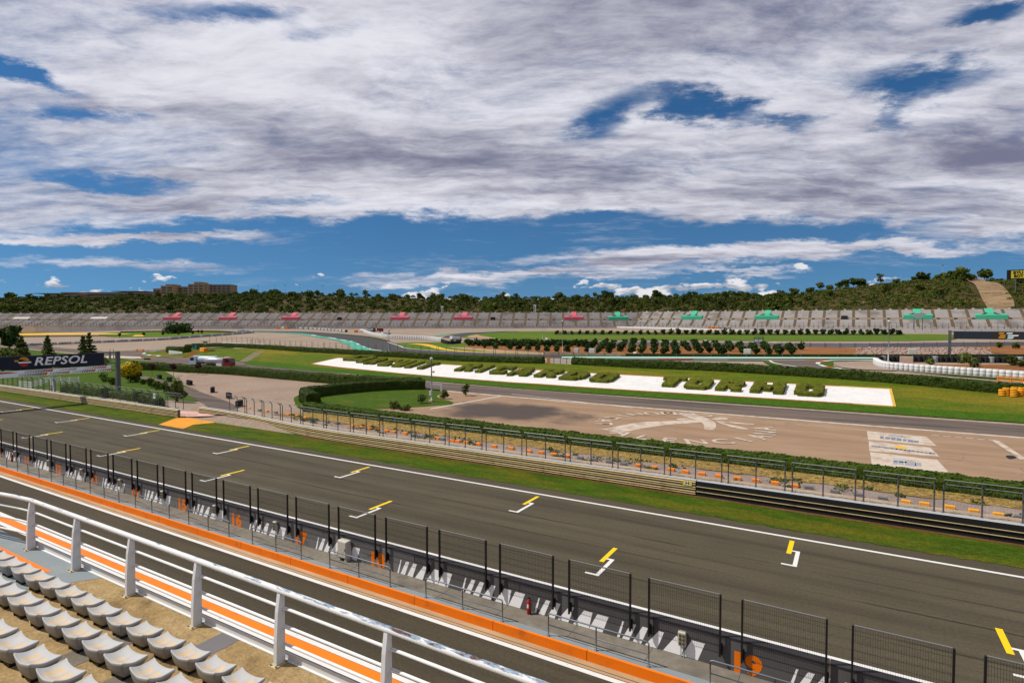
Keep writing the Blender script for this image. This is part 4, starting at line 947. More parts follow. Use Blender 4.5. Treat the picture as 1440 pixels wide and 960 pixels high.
# weeds between the blocks
r = np.random.default_rng(5); Pw = []
for _ in range(75):
    x = r.uniform(-60, 14); y = bar_y(x) + r.uniform(2.1, 5.6); n = r.integers(10, 60); s = r.uniform(.12, .5)
    c = np.column_stack([r.normal(x, s, n), r.normal(y, s * .6, n), np.abs(r.normal(0, .09, n)) + 0.02]); c[:, 2] += [zf(a, b) for a, b in c[:, :2]]; Pw.append(c)
Pw = np.concatenate(Pw); V, F = leaves_np(Pw, np.tile([0, -.4, .8], (len(Pw), 1)), 0.11, 0.4, 1.8, .5, 3)
stuff(obj('weeds', np_mesh('weeds', [V], [F], 'weed_leaf')), 'low weeds growing in the gravel behind the catch fence', 'weeds')

# ================================================================== HEDGES
hedge('hedge', [(-64.0, 53.3), (-50, 52.7), (-30, 52.2), (-6, 51.9), (12, 51.4), (40, 51.0)], 1.4, 1.15, 'hedge_leaf', 'long clipped green hedge between the straw strip and the tan paddock road', leaf=0.15, per=70, seed=3, hv=.05)
vh = sites([(441, 568.5), (433, 565.5), (431, 561), (437, 558.5), (470, 554), (520, 549.5), (560, 547.5), (599, 547)])
hedge('hedge', smooth_path(vh, 4), 2.0, 1.75, 'dark_hedge_leaf', 'dark clipped hedge bending round the small lawn by the lamp post', leaf=0.18, per=36, seed=4)
hh = sites([(188, 520.0), (225, 520.5), (268, 523.5), (330, 526.8), (400, 533), (470, 539), (545, 543.5), (592, 546)])
hedge('hedge', smooth_path(hh, 4), 1.7, 1.85, 'dark_hedge_leaf', 'long dark hedge between the gravel car park and the road with tankers', leaf=0.2, per=30, seed=5)
topL = sites([(262, 489.5), (300, 487.5), (360, 489.5), (420, 493.5), (470, 496.5), (560, 501.8), (640, 506.5), (700, 508.8), (768, 510.5)])
hedge('hedge', smooth_path(topL, 4), 1.6, 1.35, 'dark_hedge_leaf', 'dark hedge on top of the bank behind the first letters', leaf=0.22, per=22, seed=6, step=.9)
topR = sites([(806, 512), (900, 516.5), (1000, 520.5), (1100, 526.5), (1200, 533), (1300, 541.5), (1380, 549.5), (1470, 556)])
hedge('hedge', smooth_path(topR, 4), 1.6, 1.45, 'dark_hedge_leaf', 'dark hedge on top of the bank right of the grey gate', leaf=0.22, per=26, seed=7, step=.9)
hedge('hedge', smooth_path(sites([(240, 494.8), (252, 495.5), (264, 495.0)]), 4), 3.0, 2.0, 'hedge_leaf', 'short block of hedge over the small white wall at the bank end', leaf=0.22, per=30, seed=8)

# ================================================================== THE BANK AND ITS WORDS
xs = [-232] + list(range(-225, 161, 7))
poly = [(x, road_edge(x) + 0.15) for x in xs] + [(x, road_edge(x) + 20.6 + (0 if x > -205 else 6)) for x in reversed(xs)]
sheet('bank', poly, 'bank_grass', 0.03, flat=None)
sheet('bank_foot', [(x, road_edge(x) + 0.1) for x in xs[8:]] + [(x, road_edge(x) + (3.5 if x > -125 else 4.5)) for x in reversed(xs[8:])], 'strip_grass', 0.055, flat=None)
wb = [(437, 512), (480, 517.2), (560, 525.3), (640, 532.3), (720, 538.5), (800, 543.8), (900, 550.3), (1000, 556.2), (1100, 562.5), (1200, 568.6), (1258, 572.5)]
wt = [(1252, 547.5), (1180, 543.6), (1100, 539.4), (1000, 534.0), (900, 528.6), (800, 523.3), (720, 518.4), (640, 513.6), (560, 508.5), (505, 504.5), (475, 503.5)]
gb_poly = sites(wb) + sites(wt)
sheet('white_gravel_bed', gb_poly, 'white_gravel', 0.09, flat=None)
ed = tag(empty('bed_edging'), 'orange brick edging round the white gravel bed', 'edging')
ring = gb_poly + [gb_poly[0]]
for i in range(len(ring) - 1):
    a, b = ring[i], ring[i + 1]
    n = max(1, int(math.hypot(b[0] - a[0], b[1] - a[1]) / 2.5))
    for k in range(n):
        p = [(a[0] + (b[0] - a[0]) * t, a[1] + (b[1] - a[1]) * t) for t in (k / n, (k + .97) / n)]
        L_, R_ = ribbon_poly(p, 0.34); z = [zf(*q) for q in p]
        MB().loft([[(L_[j][0], L_[j][1], z[j]), (R_[j][0], R_[j][1], z[j]), (R_[j][0], R_[j][1], z[j] + .17), (L_[j][0], L_[j][1], z[j] + .17)] for j in (0, 1)]).build('edging_brick', 'brick_edge_yellow' if i in (9, 10, 11) else 'brick_edge', ed)
GLYPH = {
 'C': ['.#######', '########', '###...##', '###.....', '###.....', '###.....', '###...##', '########', '.#######'],
 'I': ['###'] * 9,
 'R': ['#######.', '########', '###..###', '###..###', '#######.', '######..', '###.###.', '###..###', '###..###'],
 'U': ['###..###'] * 7 + ['########', '.######.'],
 'T': ['########', '########', '..####..', '..####..', '..####..', '..####..', '..####..', '..####..', '..####..'],
 'A': ['...###..', '..####..', '..#####.', '.##.###.', '.##.###.', '########', '########', '##...###', '##...###'],
 'D': ['######..', '#######.', '###.####', '###..###', '###..###', '###..###', '###.####', '#######.', '######..'],
 'O': ['.######.', '########', '###..###', '###..###', '###..###', '###..###', '###..###', '########', '.######.'],
 'M': ['###....###', '####..####', '####..####', '##########', '##########', '###.##.###', '###.##.###', '###....###', '###....###']}
def letter(ch, x0, x1, y0, y1, seed, label):
    g = GLYPH[ch]; nr, nc = len(g), len(g[0]); sub = 2; r = np.random.default_rng(seed); H = 0.60
    on = lambda i, j: 0 <= i < nr * sub and 0 <= j < nc * sub and g[i // sub][j // sub] == '#'
    V = []; F = []; key = {}
    def vid(i, j, k):
        if (i, j, k) not in key:
            x = x0 + (x1 - x0) * j / (nc * sub); y = y1 - (y1 - y0) * i / (nr * sub); jx = r.normal(0, .03, 3)
            key[(i, j, k)] = len(V); V.append((x + jx[0], y + jx[1], zf(x, y) + 0.05 + H * k / 3 + (jx[2] if k else 0)))
        return key[(i, j, k)]
    for i in range(nr * sub):
        for j in range(nc * sub):
            if not on(i, j): continue
            F.append((vid(i + 1, j, 3), vid(i + 1, j + 1, 3), vid(i, j + 1, 3), vid(i, j, 3)))
            for (di, dj, a, b) in ((1, 0, (i + 1, j), (i + 1, j + 1)), (-1, 0, (i, j + 1), (i, j)), (0, 1, (i + 1, j + 1), (i, j + 1)), (0, -1, (i, j), (i + 1, j))):
                if not on(i + di, j + dj):
                    for k in range(3): F.append((vid(*a, k), vid(*b, k), vid(*b, k + 1), vid(*a, k + 1)))
    V = np.array(V); Q = np.array(F); c = V[Q]; nm = np.cross(c[:, 1] - c[:, 0], c[:, 3] - c[:, 0]); ar = np.linalg.norm(nm, axis=1); nm /= ar[:, None]
    k = r.choice(len(Q), size=int(ar.sum() * 45), p=ar / ar.sum()); a, b = r.random(len(k))[:, None], r.random(len(k))[:, None]
    P = c[k, 0] * (1 - a) * (1 - b) + c[k, 1] * a * (1 - b) + c[k, 2] * a * b + c[k, 3] * (1 - a) * b + nm[k] * .015
    LV, LF = leaves_np(P, nm[k], 0.12, 0.75, 1.2, .4, seed)
    tag(obj('hedge_letter', np_mesh('hedge_letter', [V, LV], [Q, LF], 'letter_leaf')), label, 'hedge letter')
WORDS = [('C', 479, 508, 513, 'first letter C of the first word'), ('I', 500, 511, 509, 'letter I next to the first C'), ('R', 510, 513, 527, 'letter R before the second C'), ('C', 528, 515.5, 547, 'second letter C of the first word'), ('U', 548, 517, 567, 'letter U in the first word'), ('I', 568, 518.5, 577, 'letter I after the U'), ('T', 582, 520, 600, 'letter T ending the first word'),
 ('R', 638, 523, 662, 'letter R opening the middle word'), ('I', 667, 525, 676, 'letter I in the middle word'), ('C', 685, 527, 709, 'letter C in the middle word'), ('A', 712, 529.5, 742, 'letter A in the middle word'), ('R', 750, 531.5, 781, 'second letter R of the middle word'), ('D', 785, 535, 821, 'letter D in the middle word'), ('O', 826, 538, 862, 'letter O ending the middle word'),
 ('T', 922, 544.5, 960, 'letter T opening the last word'), ('O', 960, 548, 1000, 'letter O next to the big T'), ('R', 1005, 550.5, 1046, 'letter R in the last word'), ('M', 1054, 553.5, 1108, 'wide letter M in the last word'), ('O', 1116, 557.5, 1164, 'letter O ending the last word')]
for i, (ch, pa, py, pb, lab) in enumerate(WORDS):
    a = site(pa, py); b = site(pb - (pb - pa) * (0.24 if i < 7 else 0.13), py + (pb - pa) * 0.055)
    y0 = a[1] + 0.10; letter(ch, a[0], b[0], y0, y0 + 5.7, 50 + i, 'clipped green hedge %s on white gravel' % lab)
# stairs on the bank
for nm, pts, lab in (('garden_steps', [(264, 501.5), (279, 494)], 'short brick coloured steps up the bank beside the small white wall'), ('garden_steps', [(344, 508.5), (366, 494.5)], 'pale concrete steps climbing the yellowish bank before the letters')):
    t = tag(empty(nm), lab, 'steps'); a, b = sites(pts)
    for k in range(12):
        q = [a[0] + (b[0] - a[0]) * k / 11, a[1] + (b[1] - a[1]) * k / 11]
        MB().box((q[0], q[1], zf(*q) + 0.05), (2.6, (b[1] - a[1]) / 11 * 1.02, 0.22), math.atan2(b[1] - a[1], b[0] - a[0]) - math.pi / 2).build('step', 'stand_band' if nm and pts[0][0] > 300 else 'brick_edge', t)
# gate in the bank hedge
a, b = site(770, 511), site(806, 512.3)
gt = tag(empty('service_gate', (a[0], a[1], zf(*a)), math.atan2(b[1] - a[1], b[0] - a[0])), 'low grey steel gate in a gap of the bank hedge', 'gate')
GL = math.hypot(b[0] - a[0], b[1] - a[1])
for k in range(5): MB().box((GL * k / 4, 0, 0.7), (0.10, 0.1, 1.4)).build('post', 'fence_steel', gt)
for z in (0.35, 0.75, 1.15): MB().box((GL / 2, 0.02, z), (GL, 0.03, 0.10)).build('bar', 'pale_steel', gt)
MB().box((0.25, -0.1, 0.7), (0.7, 0.08, 1.5)).build('panel', 'brick_edge', gt)
# fence on the bank top
t = tag(empty('bank_fence'), 'thin dark post fence along the bank top behind the hedge', 'fence')
pth = smooth_path([(x, y + 2.2) for x, y in sites([(345, 488.5), (420, 493), (470, 496), (560, 501.3), (640, 506), (700, 508.5), (768, 510.2)])], 4)
pp = resample(pth, 3.0); bp = MB().tube([(0, 0, 0), (0, 0, 2.7)], 0.05, 6).mesh('post', 'fence_steel')
for i, (x, y) in enumerate(pp):
    for dx in ((0.0,) if i % 2 else (-0.25, 0.25)): o = obj('post', bp, t); o.location = (x + dx, y, zf(x, y))
for z in (2.65, 1.5): MB().tube([(x, y, zf(x, y) + z) for x, y in pp], 0.018, 4).build('rail', 'fence_steel', t)
t = tag(empty('bank_fence'), 'bent post fence on the low white wall behind the marshal post', 'fence')
pp = resample(smooth_path(sites([(284, 487), (300, 486), (330, 487), (362, 488.5)]), 4), 3.2)
for x, y in pp: o = obj('post', POST, t); o.location = (x, y + 3, zf(x, y + 3) + 0.9); o.scale = (1.3, 1.3, 1.1)
for i in range(len(pp) - 1): MB().box(((pp[i][0] + pp[i + 1][0]) / 2, (pp[i][1] + pp[i + 1][1]) / 2 + 3, zf(*pp[i]) + 0.5), (3.3, 0.3, 1.1), math.atan2(pp[i + 1][1] - pp[i][1], pp[i + 1][0] - pp[i][0])).build('wall_block', 'banner_white', t)
p = site(247, 498); t = tag(empty('retaining_wall', (p[0], p[1], zf(*p))), 'short white wall under the block of hedge', 'wall')
for k in range(4): MB().bevbox((-3 + 2 * k, 0, 0.6), (1.97, 0.3, 1.2 - 0.16 * k), 0.02).build('wall_block', 'wall_white', t)

# ================================================================== GANTRY OVER THE STRAIGHT
GX = -101.0
ga = tag(empty('sponsor_gantry', (GX, 0, 0)), 'grey steel gantry over the straight with a navy banner reading REPSOL', 'gantry')
for y in (47.3, 19.2): MB().box((-0.35, y, 3.7), (0.5, 0.55, 7.4)).box((-0.35, y, 0.1), (0.9, 0.9, 0.2)).build('post', 'fence_steel', ga)
tr = MB()
for x in (-0.6, -0.1):
    for z in (5.55, 7.2): tr.box((x, 33.2, z), (0.12, 27.8, 0.12))
for k in range(29):
    y = 19.6 + k * 0.985
    for x in (-0.6, -0.1): tr.box((x, y, 6.38), (0.07, 0.07, 1.6))
    tr.box((-0.35, y, 7.2), (0.5, 0.06, 0.06)); tr.box((-0.35, y, 5.55), (0.5, 0.06, 0.06))
tr.build('truss', 'fence_steel', ga)
MB().box((0.04, 33.0, 6.37), (0.06, 24.3, 1.80)).build('banner', 'banner_navy', ga)
ban = MB().box((0.10, 33.6, 4.80), (0.05, 25.0, 0.92)).build('lower_banner', 'banner_white', ga)
text_obj('lettering', 'REPSOL', 'print_white', frame((0.078, 39.45, 6.37), (0, 1, 0), (0, 0, 1)), ga, size=1.62, bold=0.035, shear=0.22, spacing=1.05, xscale=1.17)
def disc(cy, cz, ry, rz, a0, a1, n=14): return [(cy + math.cos(a0 + (a1 - a0) * i / n) * ry, cz + math.sin(a0 + (a1 - a0) * i / n) * rz) for i in range(n + 1)]
def yz_face(name, pts, mat, par, x): n = len(pts); return MB().add([(x, y, z) for y, z in pts], [tuple(range(n))]).build(name, mat, par)
yz_face('emblem', disc(35.0, 6.52, 0.62, 0.60, 0.05, math.pi - .05) + [(33.95, 6.50), (33.95, 6.72), (34.3, 6.74)], 'print_orange', ga, 0.080)
yz_face('emblem', [(34.25, 6.46), (35.85, 6.46), (35.85, 6.26), (34.45, 6.24)], 'print_white', ga, 0.080)
yz_face('emblem', disc(35.0, 6.20, 0.50, 0.44, math.pi + .1, 2 * math.pi - .1), 'print_red', ga, 0.080)
rb = random.Random(8)
yz_face('print_stripe', [(32.2, 5.14), (33.4, 5.10), (34.4, 4.98), (33.2, 4.93), (32.2, 4.90)], 'print_red', ban, 0.130)
def skew_run(y0, n, z, h, mats, st=0.30):
    for i in range(n):
        y = y0 + i * st; w = 0.09 + 0.19 * i / n
        yz_face('print_bar', [(y, z), (y + w, z), (y + w + .22, z + h), (y + .22, z + h)], mats[min(len(mats) - 1, i * len(mats) // n)], ban, 0.130)
skew_run(34.3, 11, 4.40, 0.36, ['print_black'] * 3 + ['print_red']); skew_run(35.0, 11, 4.84, 0.34, ['print_black', 'print_black', 'print_red'])
skew_run(38.0, 8, 4.42, 0.30, ['print_black', 'print_red']); skew_run(39.2, 7, 4.86, 0.28, ['print_grey']); skew_run(40.8, 10, 4.42, 0.34, ['print_grey', 'print_black', 'print_red'])
skew_run(42.4, 9, 4.86, 0.32, ['print_grey', 'print_red', 'print_red'], .33); skew_run(44.2, 6, 4.42, 0.30, ['print_black', 'print_red'])
MB().tube([(0.0, 46.5, 5.0), (0.0, 47.2, 5.0)], 0.05, 6).build('bracket', 'fence_steel', ga)
for y in (46.1, 46.6): MB().box((-0.1, y, 6.9), (0.10, 0.10, 1.6)).build('lamp_bracket', 'galvanised', ga)
p = site(76, 553.5); pl = tag(empty('camera_pole', (p[0], p[1], zf(*p))), 'pale grey steel pole behind the left guardrail under the banner', 'pole')
MB().tube([(0, 0, 0), (0, 0, 5.2)], [0.22, 0.13], 10).build('shaft', 'pale_steel', pl, True); MB().box((-0.75, 0, 0.9), (0.25, 0.3, 1.0)).build('cabinet', 'concrete_tan', pl)
MB().bevbox((0, -0.3, 5.0), (0.35, 0.5, 0.3), 0.03).build('camera_housing', 'pale_steel', pl)

# ================================================================== GARDEN BY THE GANTRY
CEDAR = []
def cedar_meshes(seed, h, w):
    r = np.random.default_rng(seed); P = []; N = []; tiers = 12
    for k in range(tiers):
        t = k / (tiers - 1); z = h * (0.10 + 0.88 * t); rad = w * 0.5 * (1 - t) ** 0.85 + 0.12
        for b in range(7):
            a = r.uniform(0, 2 * math.pi); L = rad * r.uniform(0.75, 1.12); n = int(16 * L / (w * .5)) + 8
            s = r.uniform(0.12, 1.0, n); q = np.column_stack([np.cos(a) * s * L + r.normal(0, .09, n), np.sin(a) * s * L + r.normal(0, .09, n), z - 0.10 * L * s + r.normal(0, .10, n)]); P.append(q); N.append(np.tile([math.cos(a) * .3, math.sin(a) * .3, .9], (n, 1)))
    V, F = leaves_np(np.concatenate(P), np.concatenate(N), 0.34 * w / 4, 0.5, 1.5, .4, seed)
    return np_mesh('crown', [V], [F], 'cedar_leaf'), MB().tube([(0, 0, 0), (0, 0, h * .97)], [0.02 * h + .06, 0.03], 7).mesh('trunk', 'bark')
def plant_px(name, px, py, crown, trunk, label, cat='tree', d=None, s=1.0, group=None, dy=0.0):
    p = site(px, py); t = tag(empty(name, (p[0], p[1] + dy, zf(p[0], p[1] + dy) - 0.05), random.uniform(0, 6)), label, cat, group); t.scale = (s, s, s)
    obj('crown', crown, t)
    if trunk: obj('trunk', trunk, t)
    return t
for px, py, h, w, lab in ((68, 521, 8.6, 4.6, 'dark slim cedar behind the middle of the navy banner'), (118, 521, 8.4, 4.8, 'cedar behind the end of the navy banner, left of its twin'), (126.5, 520, 9.2, 4.6, 'tall cedar behind the end of the navy banner'), (31, 521, 8.4, 5.4, 'broad cedar with olive foliage behind the banner emblem')):
    cr, tk = cedar_meshes(int(px), h, w); plant_px('cedar_tree', px, py, cr, tk, lab)
def bush(name, px, py, h, w, mat, label, n=900, size=0.3, seed=0, cat='shrub', z0=0.12, lobes=7, top=None):
    cr = crown_mesh('crown', random_lobes(seed, h, w, lobes, z0), n, size, mat, seed)
    t = plant_px(name, px, py, cr, trunk_mesh('trunk', h * .55, .04 * h, seed, 3), label, cat)
    if top: obj('blossom', crown_mesh('blossom', [(0, 0, h * .62, w * .52, w * .52, h * .40)], 1500, size * .9, top, seed + 1, .1), t)
    return t
bush('broadleaf_tree', 15, 519, 11.5, 6.0, 'citrus_leaf', 'tall dark round tree at the left of the cedars', 1100, 0.5, 21, 'tree', .5)
bush('broadleaf_tree', 20, 522, 5.5, 6.5, 'olive_leaf', 'low yellow green tree in front of the cedars', 1300, 0.4, 22, 'tree', .15)
bush('broadleaf_tree', 4, 523, 6.0, 6.5, 'cedar_leaf', 'dark spreading tree at the garden end beside the banner', 1200, 0.4, 23, 'tree', .2)
bush('shrub', 55, 521.5, 4.0, 4.6, 'cedar_leaf', 'grey green shrub between two cedars', 700, .35, 24); bush('shrub', 92, 521.5, 3.6, 6.5, 'citrus_leaf', 'low dark shrub right of the slim cedar', 800, .35, 25); bush('shrub', 138, 521, 2.6, 5.0, 'olive_leaf', 'low shrub beside the tall cedar at the banner end', 600, .3, 26)
bush('flowering_bush', 184, 537, 4.1, 3.7, 'citrus_leaf', 'round bush covered in yellow blossom beside the gantry post', 1500, .22, 27, 'shrub', .02, 9, 'yellow_bloom')
bush('shrub', 249, 564, 4.2, 2.6, 'olive_leaf', 'tall leafy shrub with yellow flowers next to the gateway', 1500, .17, 28, 'shrub', .05, 9, None)
for i, (px, py, h, w, lab) in enumerate(((146, 536.5, 2.4, 2.6, 'dark shrub on the lawn left of the gantry post'), (158, 541, 1.8, 1.8, 'small dark shrub on the lawn at the foot of the gantry'), (193, 537.5, 1.3, 1.5, 'small clipped bush right of the yellow bush'), (200, 540, 1.2, 1.5, 'second clipped bush right of the yellow bush'),
        (211, 543, 1.6, 1.7, 'clipped bush starting the row along the service path'), (218, 545, 1.5, 1.6, 'clipped bush in the middle of the row by the path'), (225, 547.5, 1.5, 1.6, 'clipped bush before the large one by the path'), (231.5, 550, 1.9, 1.9, 'large clipped bush near the tall flowering shrub'), (238, 551.5, 1.3, 1.4, 'low clipped bush touching the tall flowering shrub'))):
    bush('shrub', px, py, h, w, 'hedge_leaf', lab, 420, .15, 40 + i, 'shrub', .05, 6)
hedge('hedge', smooth_path([(-112, 44.2), (-104, 44.4), (-96, 44.5), (-89, 44.4)], 3), 1.2, 1.1, 'hedge_leaf', 'low loose hedge behind the bent fence at the gantry foot', leaf=.14, per=45, seed=31, hv=.3)
hedge('hedge', smooth_path([(-87.5, 44.0), (-82.5, 43.8)], 3), 1.3, 1.25, 'dark_hedge_leaf', 'short dark hedge ending at the fence notice plate', leaf=.14, per=45, seed=32)
for i, (px, py, lab) in enumerate(((214, 527.2, 'first small plum tree on the lawn before the dark hedge'), (244, 527.8, 'middle small plum tree on the lawn before the dark hedge'), (279, 526.8, 'last small plum tree on the lawn before the dark hedge'))):
    cr = crown_mesh('crown', random_lobes(60 + i, 2.9, 1.6, 5, .45), 300, .2, 'plum_leaf', 60 + i); plant_px('plum_tree', px, py, cr, trunk_mesh('trunk', 1.8, .05, 60 + i, 3), lab)
# white timber fence
wf = tag(empty('timber_fence'), 'white post and rail fence on the lawn under the banner', 'fence')
pth = [site(x, y) for x, y in ((28, 545.5), (44, 547), (58, 542.5), (72, 541), (86, 540.5), (98, 539.2), (111, 538.8))]
for x, y in pth: MB().box((x, y, zf(x, y) + .6), (.14, .14, 1.35)).build('post', 'white_paint', wf)
for (x, y), (u, v) in zip(pth, pth[1:]):
    for z in (.45, .8, 1.15): MB().box(((x + u) / 2, (y + v) / 2, zf(x, y) + z), (math.hypot(u - x, v - y), .05, .13), math.atan2(v - y, u - x)).build('rail', 'white_paint', wf)
# tyre bundles
def tyre_bundle(px, py, n, rows, label, ang=0.0, mat='tyre_black', r=.34, group=None):
    p = site(px, py); t = tag(empty('tyre_stack', (p[0], p[1], zf(*p)), ang), label, 'tyres', group); k = 0
    prof = [(r * .55, .02), (r * .8, 0), (r * .97, .05), (r, .11), (r * .97, .17), (r * .8, .22), (r * .55, .20)]
    for i in range(n):
        for j in range(rows):
            mb = MB(); mb.loft([[(math.cos(2 * math.pi * q / 12) * a + (i - (n - 1) / 2) * r * 2.02, math.sin(2 * math.pi * q / 12) * a, b + j * .225) for q in range(12)] for a, b in prof], cap=False); mb.build('tyre', mat, t, True)
    return t
tl = 'bundle of black tyres edging the gravel car park, %s'
for px, py, n, ang, w in ((196, 529, 2, .1, 'next to the yellow bush'), (224.5, 532.5, 3, -.3, 'the pale dusty one'), (238.5, 536, 3, -.2, 'on the corner of the service path'), (266.5, 541, 4, -.3, 'the longest one'), (299, 551.5, 3, -.6, 'beside a green tuft'), (322, 560, 3, -.4, 'behind the catch fence'), (336.5, 571.5, 3, -.9, 'standing in the fence shadow')):
    tyre_bundle(px, py, n, 4, tl % w, ang)
tyre_bundle(207, 505.5, 4, 2, 'flat black tyre bundle on the road beyond the dark hedge', .1)
# ================================================================== TANKER LORRIES
def tanker(px, py, ang, tank_mat, cab_mat, label, stripe=None):
    p = site(px, py); t = tag(empty('tanker_lorry', (p[0], p[1], zf(*p)), ang), label, 'lorry')
    MB().loft([[(x, math.cos(a) * .95 * s, 1.95 + math.sin(a) * .85 * s) for a in [2 * math.pi * k / 18 for k in range(18)]] for x, s in ((-3.2, .5), (-3.1, .85), (-2.9, 1), (2.0, 1), (2.2, .85), (2.3, .5))]).build('tank', tank_mat, t, True)
    MB().bevbox((0, 0, .85), (8.0, 0.9, .25), .02).build('chassis', 'black_steel', t)
    cb = MB().loft([[(x, y, z) for x, z in ((2.55, .6), (4.45, .6), (4.5, 1.5), (4.2, 2.6), (2.55, 2.7))] for y in (-1.1, 1.1)]).build('cab', cab_mat, t)
    MB().add([(4.52, -.95, 1.6), (4.52, .95, 1.6), (4.26, .95, 2.45), (4.26, -.95, 2.45)], [(0, 1, 2, 3)]).build('windscreen', 'glass_dark', cb)
    for s in (-1, 1): MB().add([(3.0, s * 1.105, 1.6), (4.2, s * 1.105, 1.6), (4.05, s * 1.105, 2.4), (3.0, s * 1.105, 2.4)], [(0, 1, 2, 3)]).build('side_window', 'glass_dark', cb)
    MB().bevbox((2.95, 0, 2.78), (0.7, 1.9, .16), .03).build('roof_deflector', 'print_white', cb)
    for x in (-2.4, -1.2, 3.5):
        for s in (-1, 1): MB().tube([(x, s * .75, .52), (x, s * 1.08, .52)], .52, 14).build('wheel', 'tyre_black', t, True)
    MB().box((1.3, -1.05, 1.0), (1.5, .2, .7)).build('side_locker', 'print_white' if cab_mat == 'truck_red' else 'truck_blue', t)
    for x in (-.6, 1.2): MB().tube([(x, .2, 2.7), (x, .2, 3.5)], .035, 6).build('vent_pipe', 'pale_steel', t)
tanker(305, 517.5, 0.40, 'truck_tank', 'truck_red', 'tanker lorry with a dark red cab on the road behind the hedge')
tanker(291, 514.8, 0.40 + math.pi, 'truck_blue', 'truck_blue', 'pale blue tanker lorry parked behind the red one')
# marshal post on the bank
p = site(287, 494); t = tag(empty('marshal_post', (p[0], p[1], zf(*p)), -.3), 'orange based marshal post with green frame on the bank top', 'hut')
for k, m in enumerate(('block_yellow', 'block_yellow', 'block_orange')): MB().bevbox((-1.8 + 1.8 * k, 0, .6), (1.75, 1.4, 1.2), .03).build('base_block', m, t)
for x in (-2.4, -.8, .8, 2.2): MB().box((x, .4, 2.0), (.14, .14, 3.0)).build('post', 'hut_green', t)
for k in range(3): MB().bevbox((-1.6 + 1.55 * k, .4, 2.9), (1.0, .12, .9), .02).build('flag_board', 'print_white' if k % 2 else 'sign_yellow', t)
MB().box((0, .4, 3.5), (5.2, 1.6, .12)).build('roof', 'hut_green', t)
p = site(276, 491); t = tag(empty('ticket_cabin', (p[0], p[1], zf(*p))), 'small dark green cabin next to the orange marshal post', 'cabin')
MB().box((0, 0, 1.0), (2.6, 1.4, 2.0)).build('body', 'hut_green', t); MB().box((0, 0, 2.06), (2.9, 1.7, .12)).build('roof', 'hut_green', t); MB().box((-.4, -.72, 1.2), (1.2, .04, .8)).build('window', 'glass_dark', t)
# lamp posts
def lamp(px, py, h, label, r=.09, head=True, base=None):
    p = site(px, py); t = tag(empty('lamp_post', (p[0], p[1], zf(*p))), label, 'lamp post')
    MB().tube([(0, 0, 0), (0, 0, h)], [r * 1.3, r * .7], 8).build('pole', 'galvanised', t, True)
    if head:
        MB().loft([[(math.cos(a) * rr, math.sin(a) * rr, h + z) for a in [2 * math.pi * k / 10 for k in range(10)]] for z, rr in ((0, .09), (.1, .2), (.35, .26), (.5, .18), (.6, .03))]).build('lantern', 'pale_steel', t, True)
    if base: MB().bevbox((0, 0, base / 2), (.7, .7, base), .04).build('base', 'concrete_tan', t)
    return t
lp = lamp(607, 565, 6.2, 'tall grey lamp post on the small lawn before the letters', .10, True, .35)
MB().box((-.1, -.15, 1.35), (.35, .2, .7)).build('control_box', 'cabinet_cream', lp); MB().bevbox((.35, 0, 4.6), (.3, .3, .3), .04).build('loudspeaker', 'pale_steel', lp)
lamp(547, 500.5, 6.6, 'thin pale lamp post behind the bank hedge near the first word', .07)
lamp(763, 479.2, 7.2, 'white pole on the grass left of the orchard', .06); lamp(767, 479.4, 7.2, 'second white pole on the grass left of the orchard', .05, False)
lamp(791, 498, 8.4, 'thin lamp pole at the near edge of the orchard', .06); lamp(1249, 511, 8.2, 'tall grey lamp pole at the hairpin before the white barrels', .11, True, .5)
p, q = site(613, 549.5), site(621, 550.5)
t = tag(empty('height_barrier', (q[0], q[1], zf(*q))), 'small pale barrier arm at the road edge beside the lamp post', 'barrier'); MB().box((0, 0, .6), (.3, .3, 1.2)).build('post', 'pale_steel', t); MB().box((-1.2, 0, 1.2), (2.6, .12, .16)).build('arm', 'pale_steel', t)
for i, (px, py, h, w, lab) in enumerate(((655, 556.5, 2.0, 1.5, 'small round shrub at the tip of the small lawn'), (625, 560.5, 1.5, 1.5, 'low shrub right of the tall lamp post'), (593, 567, 1.8, 1.7, 'shrub left of the tall lamp post'), (555, 574.5, 1.5, 1.7, 'low dark shrub inside the bend of the hedge'), (570, 577, .9, 1.6, 'weedy shrub at the tarmac corner'))):
    bush('shrub', px, py, h, w, 'cedar_leaf', lab, 380, .16, 80 + i, 'shrub', .08, 6)

# ================================================================== INFIELD CIRCUIT
def area(name, px, mat, dz, sm=3): return sheet(name, smooth_path(sites(px), sm, True) if sm else sites(px), mat, dz, flat=None)
area('runoff_grass', [(150, 473.5), (200, 474), (300, 472), (330, 468.5), (300, 466.5), (230, 466.2), (170, 467), (140, 469.5)], 'infield_grass', .06)
area('runoff_band', [(0, 471.2), (60, 471), (130, 470.2), (185, 469.6), (130, 468.4), (60, 468.4), (0, 468.8)], 'band_yellow', .09)
area('runoff_band', [(0, 474), (80, 473.4), (150, 472.8), (185, 472), (120, 471.6), (0, 472.4)], 'dark_verge', .08)
area('runoff_band', [(186, 472.8), (202, 472.6), (203, 471), (190, 471)], 'band_yellow', .08, 0)
area('approach_road', [(330, 515), (270, 508.5), (215, 500.5), (186, 500), (160, 500.5), (140, 497), (185, 493.5), (240, 490.8), (262, 491.5), (232, 493.3), (206, 495.6), (206, 498.2), (240, 501.5), (340, 509.5)], 'lane_asphalt', .08, 3)
ribbon('kerb', smooth_path(sites([(225, 501), (205, 499), (202.5, 497), (208, 495), (222, 493.8), (236, 492.8)]), 5), 0.9, 'line_white', .16, alt=['kerb_teal', 'red_paint'], run=3.0)['kind'] = 'structure'
